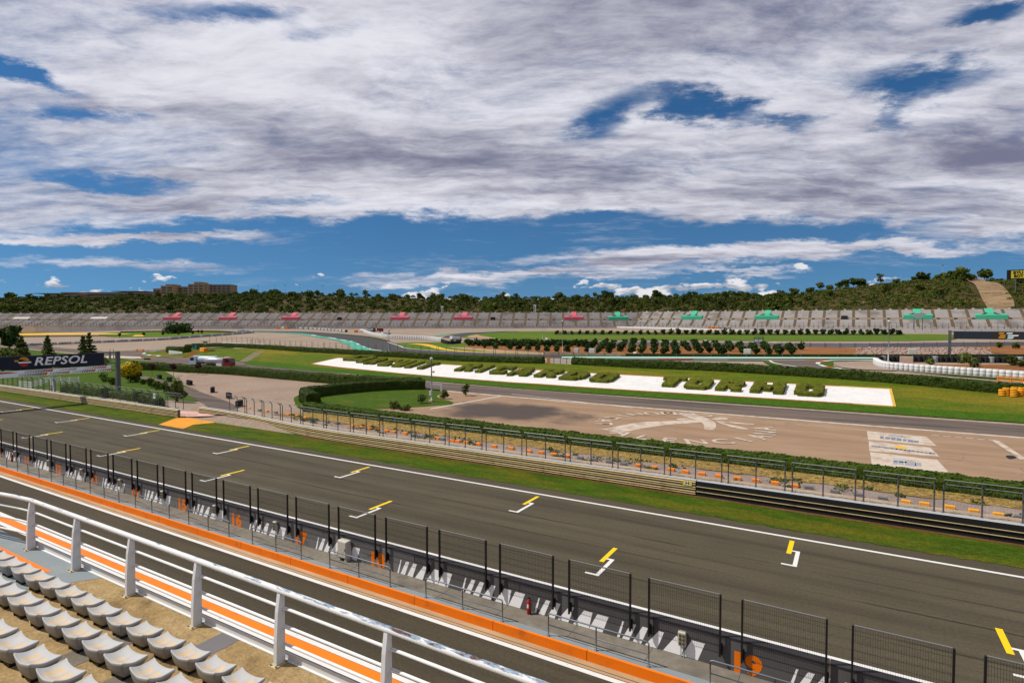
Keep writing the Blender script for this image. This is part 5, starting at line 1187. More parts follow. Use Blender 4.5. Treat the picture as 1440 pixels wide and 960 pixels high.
area('pale_verge', [(150, 503.5), (200, 504.3), (197, 501.8), (160, 500.3), (148, 501)], 'faded_white', .1, 0)
ribbon('path', smooth_path(sites([(150, 495), (200, 492.8), (245, 491.4), (330, 489)]), 4), 1.6, 'dark_verge', .10)['kind'] = 'structure'
# centre track
tr_up = [(335, 465.2), (420, 466.0), (480, 469.6), (530, 476.5), (556, 482.5), (572, 489.5), (600, 492.3), (650, 495), (720, 497.6), (800, 499.2), (900, 501.6)]
tr_lo = [(900, 505.6), (800, 503.2), (720, 501.8), (650, 500), (590, 497.6), (556, 495.6), (528, 493.2), (511, 489.5), (499, 483.0), (480, 478.4), (455, 474), (410, 468.4), (335, 466.6)]
area('centre_track', tr_up + tr_lo, 'infield_asphalt', .06, 3)
k1 = sites([(325, 465.9), (400, 468.0), (440, 472.2), (468, 476.8), (490, 481.0), (503, 487.5), (518, 492.4), (548, 496.0), (580, 498.2)])
ribbon('kerb', smooth_path(k1, 5), 2.6, 'kerb_teal', .10)['kind'] = 'structure'
ribbon('kerb', [(x + .8, y + 1.4) for x, y in smooth_path(k1, 5)], 0.9, 'line_white', .14, alt=['kerb_teal'], run=5.0)['kind'] = 'structure'
area('kerb_runoff', [(475, 481), (494, 481), (503, 488), (516, 492.6), (500, 492.4), (488, 484)], 'kerb_teal', .085, 2)
area('track_grass', [(553, 482.5), (620, 481.2), (700, 483.2), (660, 487.5), (720, 493), (820, 497.5), (880, 499.5), (800, 499.2), (720, 497.6), (650, 495), (600, 492.3), (572, 489.8)], 'infield_grass', .05, 2)
ribbon('yellow_band', smooth_path(sites([(580, 483.6), (595, 484.6), (608, 487.2), (622, 491), (650, 494), (700, 496), (745, 496.8)]), 5), 4.2, 'band_yellow', .11, w1=1.0)['kind'] = 'structure'
ribbon('edge_line', smooth_path(sites([(545, 481), (560, 486), (572, 490), (600, 492.6), (650, 495.2), (720, 497.8), (800, 499.4)]), 5), .5, 'line_white', .12)['kind'] = 'structure'
ribbon('dark_bank', smooth_path(sites([(470, 469.0), (515, 473.2), (545, 479.5)]), 4), 2.6, 'dark_verge', .10)['kind'] = 'structure'
area('far_track', [(690, 466.8), (726, 465.7), (728, 466.6), (690, 468.2), (668, 470), (655, 472), (645, 475), (622, 474.4), (636, 470.6), (660, 468)], 'infield_asphalt', .06, 2)
ribbon('kerb', smooth_path(sites([(612, 472.6), (630, 469.6), (660, 467.6), (690, 466.4), (715, 465.4)]), 4), 2.4, 'kerb_teal', .09)['kind'] = 'structure'
area('infield_grass', [(646, 474), (655, 471), (680, 468), (728, 465.9), (800, 465.9), (950, 467), (1100, 468.8), (1250, 469.6), (1345, 470.4), (1340, 477.6), (1200, 479.6), (1000, 478.8), (800, 478.2), (700, 477)], 'infield_grass', .05, 2)
area('grass_dirt', [(656, 473.6), (670, 470.4), (676, 472), (700, 476.4), (672, 476)], 'sandy_soil', .08, 2)
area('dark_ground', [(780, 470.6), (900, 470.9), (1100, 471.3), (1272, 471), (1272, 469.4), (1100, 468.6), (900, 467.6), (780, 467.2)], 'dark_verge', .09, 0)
area('orchard_soil', [(655, 488), (700, 491.6), (780, 496.8), (880, 499.4), (1100, 500.4), (1205, 500.2), (1222, 490), (1100, 486.8), (900, 484.8), (740, 482.5), (700, 483), (668, 482.6), (655, 485)], 'red_soil', .07, 0)
area('sandy_verge', [(630, 488), (655, 488.4), (700, 492), (780, 497.2), (860, 499.6), (780, 499.3), (700, 495.5), (640, 490.5)], 'sandy_soil', .09, 0)
rip = area('stone_slope', [(1194, 500.3), (1400, 500), (1430, 499.6), (1390, 494), (1360, 490.4), (1310, 488.4), (1225, 488.4)], 'riprap_bed', .08, 0)
area('dry_slope', [(1400, 500), (1480, 500), (1480, 486), (1360, 488.2), (1375, 491), (1395, 494.5)], 'red_soil', .08, 0)
area('soil_verge', [(1222, 488), (1480, 486.5), (1480, 484.8), (1222, 486.5)], 'sandy_soil', .06, 0)
# strips along the near straight of the infield
for y0, y1, mat, dz in ((500.2, 502.4, 'dark_verge', .12), (502.4, 504.4, 'kerb_mint', .14)):
    area('strip', [(790, y0 - .4), (1000, y0), (1440, y0 + 1.2), (1480, y0 + 1.2), (1480, y1 + (2.2 if mat == 'dark_verge' else 1.2)), (1440, y1 + 1.2), (1000, y1), (790, y1 - .6)], mat, dz, 0)
area('hairpin', [(900, 504.2), (1080, 506.4), (1230, 506.8), (1160, 508.6), (1150, 511), (1156, 514.4), (1175, 518), (1230, 523.5), (1300, 529), (1440, 538.5), (1480, 541), (1480, 547.5), (1440, 542.5), (1340, 533.5), (1250, 526.8), (1180, 521.2), (1110, 515), (1088, 510.6), (1076, 507.6), (900, 506.2)], 'lane_asphalt', .07, 0)
area('hairpin_apex', [(1152, 512), (1160, 509.3), (1180, 508), (1172, 511), (1172, 515), (1180, 518), (1166, 516.4)], 'strip_grass', .10, 3)
area('gravel_trap', [(1172, 511.5), (1180, 508.8), (1232, 508.4), (1230, 511.4), (1240, 516.5), (1262, 521), (1225, 520.6), (1185, 517.2)], 'gravel', .11, 3)
k2 = smooth_path(sites([(1186, 519.6), (1164, 516.8), (1152, 513.2), (1150.5, 510.8), (1158, 508.8), (1175, 507.6)]), 5)
ribbon('kerb', k2, .8, 'line_white', .15, alt=['red_paint', 'line_white', 'kerb_teal'], run=3.0)['kind'] = 'structure'
ribbon('kerb', smooth_path(sites([(800, 504.7), (900, 505.6), (1000, 506.4), (1100, 507.0), (1240, 507.4)]), 4), .9, 'kerb_mint', .17, alt=['kerb_teal', 'print_grey', 'red_paint'], run=7.5)['kind'] = 'structure'
ribbon('edge_line', smooth_path(sites([(1082, 507.6), (1088, 510.8), (1100, 513.4), (1120, 516.4)]), 5), .45, 'line_white', .15)['kind'] = 'structure'
area('grass_wedge', [(1072, 508), (1082, 508.2), (1088, 511), (1104, 515.5), (1090, 514.6), (1078, 512)], 'strip_grass', .12, 0)
area('sandy_corner', [(1246, 515), (1262, 511), (1300, 511), (1480, 512.4), (1480, 514), (1320, 513), (1288, 517.5), (1300, 520.5), (1260, 519)], 'sandy_soil', .09, 0)
area('soil_mound', [(1285, 517.5), (1320, 513.4), (1400, 513.2), (1480, 514), (1480, 534), (1440, 531), (1340, 524.4), (1300, 521)], 'brown_mound', .12, 0)
area('road_verge', [(1262, 521.8), (1340, 527.2), (1440, 534.6), (1480, 537.6), (1480, 539.6), (1440, 536.6), (1340, 528.8)], 'strip_grass', .12, 0)
area('hedge_verge', [(1360, 536.5), (1440, 543), (1480, 546), (1480, 549), (1440, 545.5), (1370, 538.5)], 'strip_grass', .14, 0)
# barriers of stacked tyres and barrels
def tyre_wall(path, r, h, mat, name, label, cat='tyre barrier', step=None, cap=None, seg=9):
    mb = MB(); q = resample(path, step or r * 2.02)
    for i, (x, y) in enumerate(q):
        z = zf(x, y); rr = r * random.uniform(.93, 1.04); hh = h * random.uniform(.94, 1.05)
        mb.loft([[(x + math.cos(2 * math.pi * k / seg) * a, y + math.sin(2 * math.pi * k / seg) * a, z + b) for k in range(seg)] for a, b in ((rr * .92, 0), (rr, hh * .08), (rr, hh * .92), (rr * .85, hh))], mi=0 if not cap or i % 5 else 1)
    return tag(mb.build(name, [mat, cap] if cap else mat), label, cat)
tyre_wall(smooth_path(sites([(20, 486.5), (80, 484.6), (150, 481.6), (225, 478.4), (262, 475.4), (300, 472.6), (330, 470.2), (355, 468.0), (350, 466.6), (335, 466.4)]), 4), .6, 1.25, 'print_grey', 'tyre_barrier', 'long grey tyre wall curving along the left gravel trap', cap='tyre_white')
tyre_wall(smooth_path(sites([(508, 465.8), (516, 468.8), (526, 471.8), (545, 475), (575, 476.4), (600, 477.6), (622, 480.2)]), 5), .8, 1.5, 'wall_white', 'tyre_barrier', 'bright white barrier winding beside the centre track')
tyre_wall(smooth_path(sites([(405, 461.8), (440, 463), (465, 464.8), (487, 466.8)]), 4), .8, 1.3, 'tyre_white', 'tyre_barrier', 'row of white blocks along the far side of the centre track', cap='tyre_black')
tyre_wall(smooth_path(sites([(622, 481.5), (632, 484), (648, 482.6)]), 4), .6, 1.2, 'tyre_black', 'tyre_barrier', 'short black tyre wall where the white barrier ends')
# white barrels: each one a thing
bm_ = MB(); bm_.loft([[(math.cos(2 * math.pi * k / 14) * a, math.sin(2 * math.pi * k / 14) * a, b) for k in range(14)] for a, b in ((.40, 0), (.42, .05), (.42, .38), (.44, .42), (.42, .46), (.42, .82), (.44, .86), (.42, .9), (.42, 1.2), (.36, 1.25))])
BAR = bm_.mesh('barrel', 'wall_white'); BAR.polygons.foreach_set('use_smooth', [True] * len(BAR.polygons))
for x, y in resample(smooth_path(sites([(1231, 512.4), (1237, 516.2), (1250, 519.2), (1290, 522.8), (1340, 526.6), (1390, 530.2), (1440, 534.2), (1470, 537)]), 4), .86):
    o = obj('barrel', BAR); o.location = (x, y, zf(x, y) + .1); o.rotation_euler = (0, 0, random.uniform(0, 6)); tag(o, 'white plastic barrel in the row edging the brown mound', 'barrel', 'white barrels by the hairpin')
tyre_wall(smooth_path(sites([(1232, 511), (1236, 509.4), (1250, 508.6), (1290, 508.8), (1360, 509.4), (1470, 510.4)]), 4), .5, 1.2, 'tyre_black', 'tyre_barrier', 'black tyre wall behind the hairpin lamp pole', cap='print_grey')
for px, w, lab in ((1274, 2.2, 'pale concrete block in the black tyre wall by the hairpin'),):
    p = site(px, 511); o = MB().bevbox((0, 0, .75), (w, 1.0, 1.5), .04).build('concrete_block', 'stone_pale'); o.location = (p[0], p[1] - .9, zf(*p)); tag(o, lab, 'block')
for i, (px, py, n, rows, ang) in enumerate(((1409, 556.4, 1, 4, 0), (1420, 557, 2, 5, -.5), (1431, 555.5, 2, 5, -.6), (1440, 557.4, 2, 4, -.5), (1452, 559, 2, 4, -.5))):
    tyre_bundle(px, py, n, rows, ['single stack of yellow tyres starting the pile by the bank hedge', 'double stack of yellow tyres next to the single one', 'tall yellow tyre stack in the middle of the pile', 'yellow tyre stack at the frame side of the pile', 'last yellow tyre stack of the pile'][i], ang, 'block_yellow', .42)
p = site(1422, 539.5); t = tag(empty('road_barrier', (p[0], p[1], zf(*p)), -.55), 'orange and white folding barrier standing on the infield road', 'barrier')
for x in (-1.6, 0, 1.4):
    for s in (-.3, .3): MB().tube([(x, s, 0), (x, s * .2, 1.1)], .05, 6).build('leg', 'block_orange', t)
for z in (.5, .95): MB().box((0, -.1, z), (3.4, .05, .18)).build('board', 'block_orange', t)
MB().bevbox((1.9, -.2, .25), (.6, .5, .5), .05).build('weight', 'print_white', t)
# guardrails far in the infield
def low_rail(px, h, mat, name, label, cat='guardrail', post='fence_steel', wd=.25, step=4.0):
    t = tag(empty(name), label, cat); q = resample(smooth_path(sites(px), 4), step)
    for (x, y), (u, v) in zip(q, q[1:]):
        MB().box(((x + u) / 2, (y + v) / 2, zf(x, y) + h / 2), (math.hypot(u - x, v - y), wd, h), math.atan2(v - y, u - x)).build('section', mat, t)
        MB().box((x, y - .1, zf(x, y) + h * .55), (.14, .14, h * 1.25)).build('post', post, t)
    return t
low_rail([(655, 483.4), (740, 484.6), (900, 486.0), (1060, 487.6), (1222, 488.4), (1340, 487.2), (1480, 486.0)], 1.25, 'print_grey', 'guardrail', 'grey guardrail between the orchard and the gravel strip')
low_rail([(880, 501.6), (1000, 502.2), (1200, 502.8), (1440, 503.0), (1480, 503.0)], .8, 'dark_verge', 'guardrail', 'low dark guardrail below the red orchard soil')
low_rail([(765, 499.2), (880, 501.6)], .8, 'concrete_tan', 'guardrail', 'low pale guardrail at the near corner of the orchard')
low_rail([(690, 460.6), (820, 460.4), (890, 461.4), (1000, 464.8), (1100, 466.2), (1280, 467.0), (1480, 466.6)], 1.1, 'wall_white', 'perimeter_wall', 'long white wall in front of the far stand', 'wall', wd=.3, step=7.0)
low_rail([(0, 465.0), (150, 463.6), (300, 462.4), (400, 462.0), (505, 461.8)], .9, 'stand_band', 'perimeter_wall', 'pale wall in front of the left half of the far stand', 'wall', wd=.3, step=8.0)
low_rail([(170, 467.4), (230, 466.6), (300, 466.8), (330, 468.4), (326, 469.2)], .9, 'dark_hedge_leaf', 'border_hedge', 'thin dark hedge round the left grass island', 'hedge', 'dark_hedge_leaf', 1.0, 5.0)
def low_blocks(px0, px1, py, n, mats, name, label, h=1.4):
    t = tag(empty(name), label, 'barrier')
    for i in range(n):
        p = site(px0 + (px1 - px0) * i / max(1, n - 1), py); MB().bevbox((p[0], p[1], zf(*p) + h / 2), (2.2, 1.2, h), .08, .5).build('block', mats[i % len(mats)], t)
low_blocks(392, 404, 462.3, 3, ['block_orange', 'print_white'], 'foam_barrier', 'orange foam barrier at the start of the white blocks')
low_blocks(501, 507, 467.2, 2, ['block_orange', 'print_white'], 'foam_barrier', 'orange foam barrier at the tip of the white winding barrier')
low_blocks(168, 178, 463.2, 4, ['brick_edge'], 'foam_barrier', 'low brown board before the left of the far stand')
low_blocks(797, 803, 460.6, 2, ['block_orange'], 'foam_barrier', 'short orange barrier before the last pink stand block')
low_blocks(997, 1009, 462.6, 3, ['block_orange'], 'foam_barrier', 'orange barrier at the foot of the green stand blocks')
low_blocks(1012, 1025, 463.4, 3, ['concrete_tan'], 'foam_barrier', 'pale orange barrier next to the orange one before the stand')
# small works vehicles and huts
def hut(px, py, w, d, h, body, roof, label, cat='hut', glass=True, ang=0.0):
    p = site(px, py); t = tag(empty('marshal_hut', (p[0], p[1], zf(*p)), ang), label, cat)
    MB().bevbox((0, 0, h * .25), (w, d, h * .5), .04).build('base', body, t)
    for x in (-.46, 0, .46):
        for y in (-.46, .46): MB().box((x * w, y * d, h * .72), (.12, .12, h * .48)).build('post', body, t)
    if glass: 
        for s in (-.24, .24): MB().box((s * w, -d * .47, h * .71), (w * .38, .04, h * .38)).build('pane', 'pale_steel', t)
    MB().loft([[(x * w, y * d, h * z) for x, y in ((-.55, -.6), (.55, -.6), (.55, .6), (-.55, .6))] for z in (.95, 1.0)] + [[(x * w, y * d, h * 1.14) for x, y in ((-.3, -.2), (.3, -.2), (.3, .2), (-.3, .2))]]).build('roof', roof, t)
hut(1067, 487.2, 2.6, 2.0, 2.9, 'hut_green', 'infield_grass', 'green glazed marshal hut behind the orchard')
hut(521, 468.5, 3.2, 2.5, 3.4, 'hut_green', 'fence_steel', 'dark marshal hut at the bend of the white barrier')
def crane_truck(px, py, ang, col1, label, sc=.7, load='print_grey'):
    p = site(px, py); t = tag(empty('recovery_truck', (p[0], p[1], zf(*p)), ang), label, 'truck'); t.scale = (sc, sc, sc)
    MB().bevbox((0, 0, .9), (7, 2.2, .5), .05).build('bed', 'black_steel', t); MB().bevbox((-2.6, 0, 1.9), (1.8, 2.2, 1.7), .15).build('cab', col1, t); MB().bevbox((1.2, 0, 1.9), (4.2, 2.0, 1.4), .1).build('load', load, t)
    for x in (-2.4, 1.2, 2.6):
        for s in (-.95, .95): MB().tube([(x, s - .15, .5), (x, s + .15, .5)], .5, 10).build('wheel', 'tyre_black', t)
crane_truck(532, 466.8, .75, 'truck_red', 'red truck parked behind the bend of the white barrier', .9, 'truck_red')
crane_truck(543, 472.4, .1, 'print_white', 'white truck beside the white winding barrier'); crane_truck(641, 479.6, .1, 'print_white', 'white truck at the end of the white winding barrier')
for i, (px, py, w, m, lab) in enumerate(((811, 497.4, 1.2, 'pale_steel', 'pale cabinet at the near edge of the orchard'), (833, 499.7, 1.5, 'cabinet_cream', 'cream box on the low guardrail below the orchard'), (893, 500.2, .8, 'print_white', 'small white box on the low guardrail below the orchard'), (1051, 501.8, 1.6, 'cabinet_cream', 'cream box with a short post below the orchard'), (1283, 501.8, 1.6, 'cabinet_cream', 'cream box below the stone slope'), (992, 482.6, .9, 'print_white', 'white marker board behind the orchard'), (769, 479.3, 1.0, 'print_white', 'white box at the foot of the twin white poles'), (1089, 486.8, 1.0, 'sign_yellow', 'yellow box beside the green marshal hut'))):
    p = site(px, py); o = MB().bevbox((0, 0, w * .6), (w, w * .7, w * 1.2), .05).build('service_box', m); o.location = (p[0], p[1], zf(*p)); tag(o, lab, 'box')
# second gantry
a = site(1335, 500.6); gz = zf(*a); t = tag(empty('sponsor_gantry', (a[0], a[1], gz)), 'grey gantry post carrying a long dark banner with orange and white print', 'gantry')
MB().box((0, 0, 3.0), (.55, .55, 6.0)).build('post', 'fence_steel', t)
for z in (4.1, 5.7): MB().box((9.5, .2, z), (19.5, .14, .14)).build('beam', 'fence_steel', t)
bn = MB().box((9.9, -.02, 4.95), (18.4, .08, 1.75)).build('banner', 'banner_dark', t); MB().box((10.2, -.075, 4.95), (5.2, .02, 1.75)).build('banner_panel', 'banner_brown', bn)
for k, (x, z, w, m) in enumerate(((9.2, 5.45, .9, 'print_orange'), (9.4, 4.95, 1.0, 'print_orange'), (9.3, 4.5, 1.1, 'print_orange'), (10.6, 5.45, 1.0, 'print_white'), (11.2, 4.95, 1.8, 'print_white'), (10.8, 4.5, 1.0, 'print_white'), (10.6, 4.2, .9, 'print_teal'))):
    MB().add([(x - w / 2, -.09, z - .14), (x + w / 2, -.09, z - .14), (x + w / 2 + .2, -.09, z + .14), (x - w / 2 + .2, -.09, z + .14)], [(0, 1, 2, 3)]).build('print', m, bn)
for px, py, h, w, lab in ((1291, 466.2, 8.6, 3.4, 'dark overhead board on two posts before the green stand blocks'), (1164, 465.6, 2.4, 4.6, 'small dark roofed stand at the far white wall')):
    p = site(px, py); t = tag(empty('overhead_board', (p[0], p[1], zf(*p))), lab, 'board')
    for s in (-.5, .5): MB().box((s * w, 0, h / 2), (.35, .35, h)).build('post', 'fence_steel', t)
    MB().box((0, -.1, h - .6), (w + .4, .3, min(2.2, h * .3))).build('panel', 'print_grey', t)
# orange trees
def citrus(seed): return crown_mesh('crown', random_lobes(seed, 2.05, 2.1, 8, .12, .85), 300, .31, 'citrus_leaf', seed, .3)
CIT = [citrus(100 + i) for i in range(4)]; CTK = trunk_mesh('trunk', 1.2, .08, 9, 3)
def citrus_tree(x, y, s, label, group):
    t = tag(empty('orange_tree', (x, y, zf(x, y)), random.uniform(0, 6)), label, 'tree', group); t.scale = (s, s, s * random.uniform(.92, 1.12)); obj('crown', random.choice(CIT), t); obj('trunk', CTK, t)
NEARR = [(682, 489.5), (697, 490.5), (716, 491.5), (730, 492.4), (742, 493), (756, 493.6), (769, 494.2), (783, 494.6), (798, 495)] 
for px, py in NEARR: citrus_tree(*site(px, py), .95, 'round orange tree in the near row of the orchard before the bare red soil', 'near orchard row')
cols = [(826, 495.6, 838, 484.8), (841, 497.2, 852, 485), (856, 497.6, 864, 484.8), (872, 494.4, 880, 484.6), (888, 496, 891, 485.2), (903, 496.8, 905, 484.6), (920, 497.8, 920, 485.4), (935, 497.6, 935, 486), (950, 499, 948, 487), (967, 494.2, 962, 487.8), (982, 496.8, 976, 486), (997, 496.8, 991, 487), (1015, 498, 1004, 486), (1028, 494.2, 1022, 486.8), (1045, 496.8, 1039, 489), (1063, 498.4, 1057, 490), (1081, 499, 1074, 491), (1097, 499.6, 1092, 492.4), (1113, 499.4, 1108, 492), (1126, 492, 1127, 491.6)]
for (xa, ya, xb, yb) in cols:
    a, b = site(xa, ya), site(xb, yb); L = math.hypot(b[0] - a[0], b[1] - a[1]); n = max(1, min(5, int(round(L / 9.0)) + 1))
    for k in range(n):
        f = k / max(1, n - 1); citrus_tree(a[0] + (b[0] - a[0]) * f, a[1] + (b[1] - a[1]) * f, random.uniform(.95, 1.18), 'dark round orange tree on the red soil of the orchard', 'orange trees on red soil')
for i in range(26):
    for rr, y in enumerate((484.6, 486.6)):
        px = 657 + i * 6.6 + rr * 3; 
        if px < 830: citrus_tree(*site(px, y + (px - 657) * .008), random.uniform(.9, 1.1), 'orange tree in the dense back rows of the orchard', 'dense back orchard rows')
for i in range(46):
    px = 783 + i * 10.7 if i < 46 else 0
    if px < 1272: citrus_tree(*site(px, 470.1 + 0.8 * sst(780, 1100, px)), random.uniform(1.15, 1.4) if px > 930 else random.uniform(.9, 1.1), 'orange tree in the single row on the infield grass', 'single row of orange trees on the grass')
for px, py, s, lab in ((1308, 513.2, 1.0, 'small shrub on the brown mound by the lamp pole'), (1356, 511.6, 1.3, 'shrub on the brown mound behind the barrels'), (1370, 517.4, 1.3, 'shrub low on the brown mound'), (1422, 514.6, 1.3, 'shrub on the brown mound near the orange barrier'), (1436, 516.4, 1.0, 'smaller shrub on the brown mound near the orange barrier'), (1405, 489.4, 1.0, 'dark shrub above the stone slope under the banner'), (1428, 491, 1.2, 'larger dark shrub above the stone slope under the banner')):
    bush('shrub', px, py, 1.8 * s, 1.9 * s, 'cedar_leaf', lab, 220, .26, int(px), 'shrub', .1, 5)
p = site(250, 467.4); bush('broadleaf_tree', 250, 468.2, 6.2, 17.0, 'citrus_leaf', 'wide dark tree on the left grass island before the far stand', 1500, .75, 77, 'tree', .18, 11)
for px, py, lab in ((168, 475, 'first of the dark round saplings along the left tyre wall'), (202, 473.4, 'sapling next to the yellow patch of the left run-off'), (229, 473, 'sapling in the gravel left of the wide tree'), (251, 472.6, 'sapling right under the wide tree'), (271, 471.4, 'small sapling on the grass right of the wide tree'), (279, 470, 'left one of the twin saplings on the grass island'), (283.5, 470.2, 'right one of the twin saplings on the grass island')):
    plant_px('sapling', px, py, crown_mesh('crown', random_lobes(int(px), 3.0, 1.9, 5, .3), 160, .4, 'plum_leaf', int(px)), trunk_mesh('trunk', 1.6, .07, int(px), 2), lab)
# loose stones on the slope
st = MB(); q = random.Random(3)
for _ in range(420):
    p = site(q.uniform(1205, 1395), q.uniform(489.5, 499.6)); s = q.uniform(.25, .6); z = zf(*p) + .08
    c = [(p[0] + math.cos(a) * s * q.uniform(.6, 1), p[1] + math.sin(a) * s * q.uniform(.6, 1)) for a in [k * 1.2566 for k in range(5)]]
    st.prism(c, z - .1, z + s * q.uniform(.4, .8))
stuff(st.build('loose_stones', 'stone_pale'), 'pale pink stones covering the slope under the dark banner', 'stones')
p = site(197, 494.8); t = tag(empty('road_barrier', (p[0], p[1], zf(*p))), 'low orange barrier on the approach road left of the kerb', 'barrier')
MB().box((0, 0, 1.0), (5, .1, .25)).build('board', 'block_orange', t)
for x in (-2.2, 2.2): MB().box((x, 0, .5), (.12, .4, 1.0)).build('leg', 'block_orange', t)

# ================================================================== FAR GRANDSTAND
def stand_pt(px, K=None):
    """where the line of sight at px meets the stand's front line"""
    r = sight(px, 455); a, t = STAND_A, STAND_T
    # solve r*s = a + t*k in plan
    det = r.x * (-t[1]) - (-t[0]) * r.y
    k = (r.x * a[1] - r.y * a[0]) / det * 1.0
    return k
def far_stand(A, T, length, S, label, colour_px, pale_px, dark_px, base):
    """two-tier stand: A corner, T unit vector along it; tiers rise away from the track"""
    t = tag(empty('far_grandstand', (A[0], A[1], base), math.atan2(T[1], T[0])), label, 'grandstand')
    def tier(z0, z1, d0, d1, n, w):
        mb = MB(); pr = []
        for i in range(n): pr += [(d0 + (d1 - d0) * i / n, z0 + (z1 - z0) * (i + 1) / n), (d0 + (d1 - d0) * (i + 1) / n, z0 + (z1 - z0) * (i + 1) / n)]
        pr = [(d0, z0 - .4)] + pr + [(d1, z0 - .4)]
        mb.loft([[(x, sg * d, z) for d, z in pr] for x in (0, w)]); return mb
    sg = 1.0
    W = S - 1.5
    b1 = tier(1.6, 5.6, 0.0, 8.0, 10, W).mesh('seating_block', 'stand_concrete'); b2 = tier(6.7, 11.1, 9.2, 18.0, 11, W).mesh('seating_block', 'stand_concrete')
    for me in (b1, b2): fix_normals(me)
    def aisle(z0, z1, d0, d1):
        mb = MB(); mb.loft([[(x, d0, z0 + .05), (x, d1, z1 + .05), (x, d1, z0 - .3), (x, d0, z0 - .3)] for x in (0, 1.5)]); return mb.mesh('aisle_stair', 'stand_aisle')
    a1, a2 = aisle(1.6, 5.6, 0, 8.0), aisle(6.7, 11.1, 9.2, 18.0)
    n = int(length / S)
    for i in range(n):
        x = i * S
        for me, off in ((b1, 0.0), (b2, 0.0)):
            o = obj('seating_block', me, t); o.location = (x + 1.5 + off, 0, 0)
        for me in (a1, a2): o = obj('aisle_stair', me, t); o.location = (x, 0, 0)
        MB().box((x + S / 2, 18.25, 11.5), (1.2, .3, .9)).build('top_cabinet', 'stand_pale', t)
        MB().box((x + S * .35, 8.55, 6.15), (1.5, .12, .5)).build('vent_slot', 'stand_dark', t)
    L = n * S
    MB().box((L / 2, -.15, -1.2), (L, .3, 5.5)).build('front_wall', 'stand_concrete', t)
    for k in range(int(L / 2.6)): MB().box((k * 2.6, -.35, 2.2), (.14, .14, 3.0)).build('fence_post', 'fence_steel', t)
    for z in (3.55, 2.6): MB().box((L / 2, -.35, z), (L, .05, .08)).build('fence_rail', 'fence_steel', t)
    MB().box((L / 2, 8.9, 5.9), (L, .6, 1.5)).build('middle_wall', 'stand_band', t)
    MB().box((L / 2, 18.4, 10.2), (L, .5, 2.2)).build('rear_wall', 'stand_concrete', t)
    MB().box((L / 2, 18.4, 11.75), (L, .06, .06)).build('rear_rail', 'fence_steel', t)
    for k, mat in colour_px:
        w = 13.6
        b = MB(); b.loft([[(x, 8.5, 5.0), (x, 8.45, 7.9), (x, 12.0, 8.5), (x, 13.2, 8.8), (x, 13.2, 5.0)] for x in (k - w / 2, k + w / 2)]); o = b.build('painted_block', mat, t, fix=True)
        b = MB(); b.loft([[(x, 12.6, 8.6), (x, 12.6, 8.95), (x, 18.2, 11.75), (x, 18.3, 8.6)] for x in (k - 1.9, k + 1.9)]); b.build('painted_stair', mat, t, fix=True)
        for s in (-1, 1): MB().loft([[(k + s * (1.4 + q * 4.4), 12.2 - q * 3.6, 8.85 - q * 1.9 + dz) for dz in (0, .5)] + [(k + s * (1.7 + q * 4.4), 12.2 - q * 3.6, 8.85 - q * 1.9 + dz) for dz in (.5, 0)] for q in (0, 1)]).build('handrail_wall', 'stand_dark' if mat == 'stand_green' else 'stand_pink', t)
    for k in pale_px: MB().loft([[(x, 8.5, 5.2), (x, 8.5, 6.9), (x, 11, 8.2), (x, 11.2, 5.2)] for x in (k - 7, k + 7)]).build('painted_block', 'stand_pale', t)
    for k in dark_px: MB().box((k, 8.6, 6.6), (3.4, .7, 2.6)).build('vomitory', 'stand_dark', t)
    return t
def along(A, T, px):
    r = sight(px, 455); rx, ry = r.x, r.y; d = T[0] * ry - T[1] * rx
    return -(A[0] * ry - A[1] * rx) / d
n1 = math.radians(24.9); T1 = (math.cos(n1), math.sin(n1))            # runs left to right
K2 = (-131.9, 390.0); len1 = 520.0; A1 = (K2[0] - T1[0] * len1, K2[1] - T1[1] * len1)
far_stand(A1, T1, 534, 9.05, 'long pale two tier grandstand with pink painted blocks below the wooded hill', [(along(A1, T1, p), m) for p, m in ((230, 'stand_pink'), (310, 'stand_pink'), (400, 'stand_pink'), (557, 'stand_pink'), (648, 'stand_pink'), (807, 'stand_pink'), (871, 'stand_green'))], [along(A1, T1, p) for p in (14, 125)], [along(A1, T1, p) for p in (471, 691)], 7.3)
n2 = math.radians(3.7); T2 = (math.cos(n2), math.sin(n2)); A2 = (K2[0] + .3, K2[1])
T2 = (math.cos(n2), math.sin(n2) * 0.0); T2 = (1.0, 0.0)
far_stand(A2, T2, 250, 7.75, 'pale two tier grandstand with green painted blocks below the bare hill', [(along(A2, T2, p), 'stand_green') for p in (968, 1075, 1293, 1399)], [], [along(A2, T2, 1187)], 7.6)

# ================================================================== HILL BEHIND THE STANDS
RIDGE = [(-400, 424, 760), (-100, 421, 760), (0, 423, 760), (60, 423, 760), (120, 422.2, 760), (200, 420.8, 760), (250, 420, 760), (300, 418.5, 760), (345, 416, 750), (380, 415, 740), (480, 417, 730), (560, 420, 720), (640, 422, 700), (720, 424, 690), (820, 420, 660), (880, 421, 640), (960, 420, 620), (1020, 417, 600), (1080, 421, 580), (1130, 413, 560), (1180, 406, 545), (1230, 402, 530), (1290, 396, 520), (1345, 392.5, 515), (1400, 393, 510), (1440, 394, 505), (1600, 392, 480), (1900, 400, 470)]
def interp(px, j):
    if px <= RIDGE[0][0]: return RIDGE[0][j]
    for a, b in zip(RIDGE, RIDGE[1:]):
        if px <= b[0]: return a[j] + (b[j] - a[j]) * (px - a[0]) / (b[0] - a[0])
    return RIDGE[-1][j]
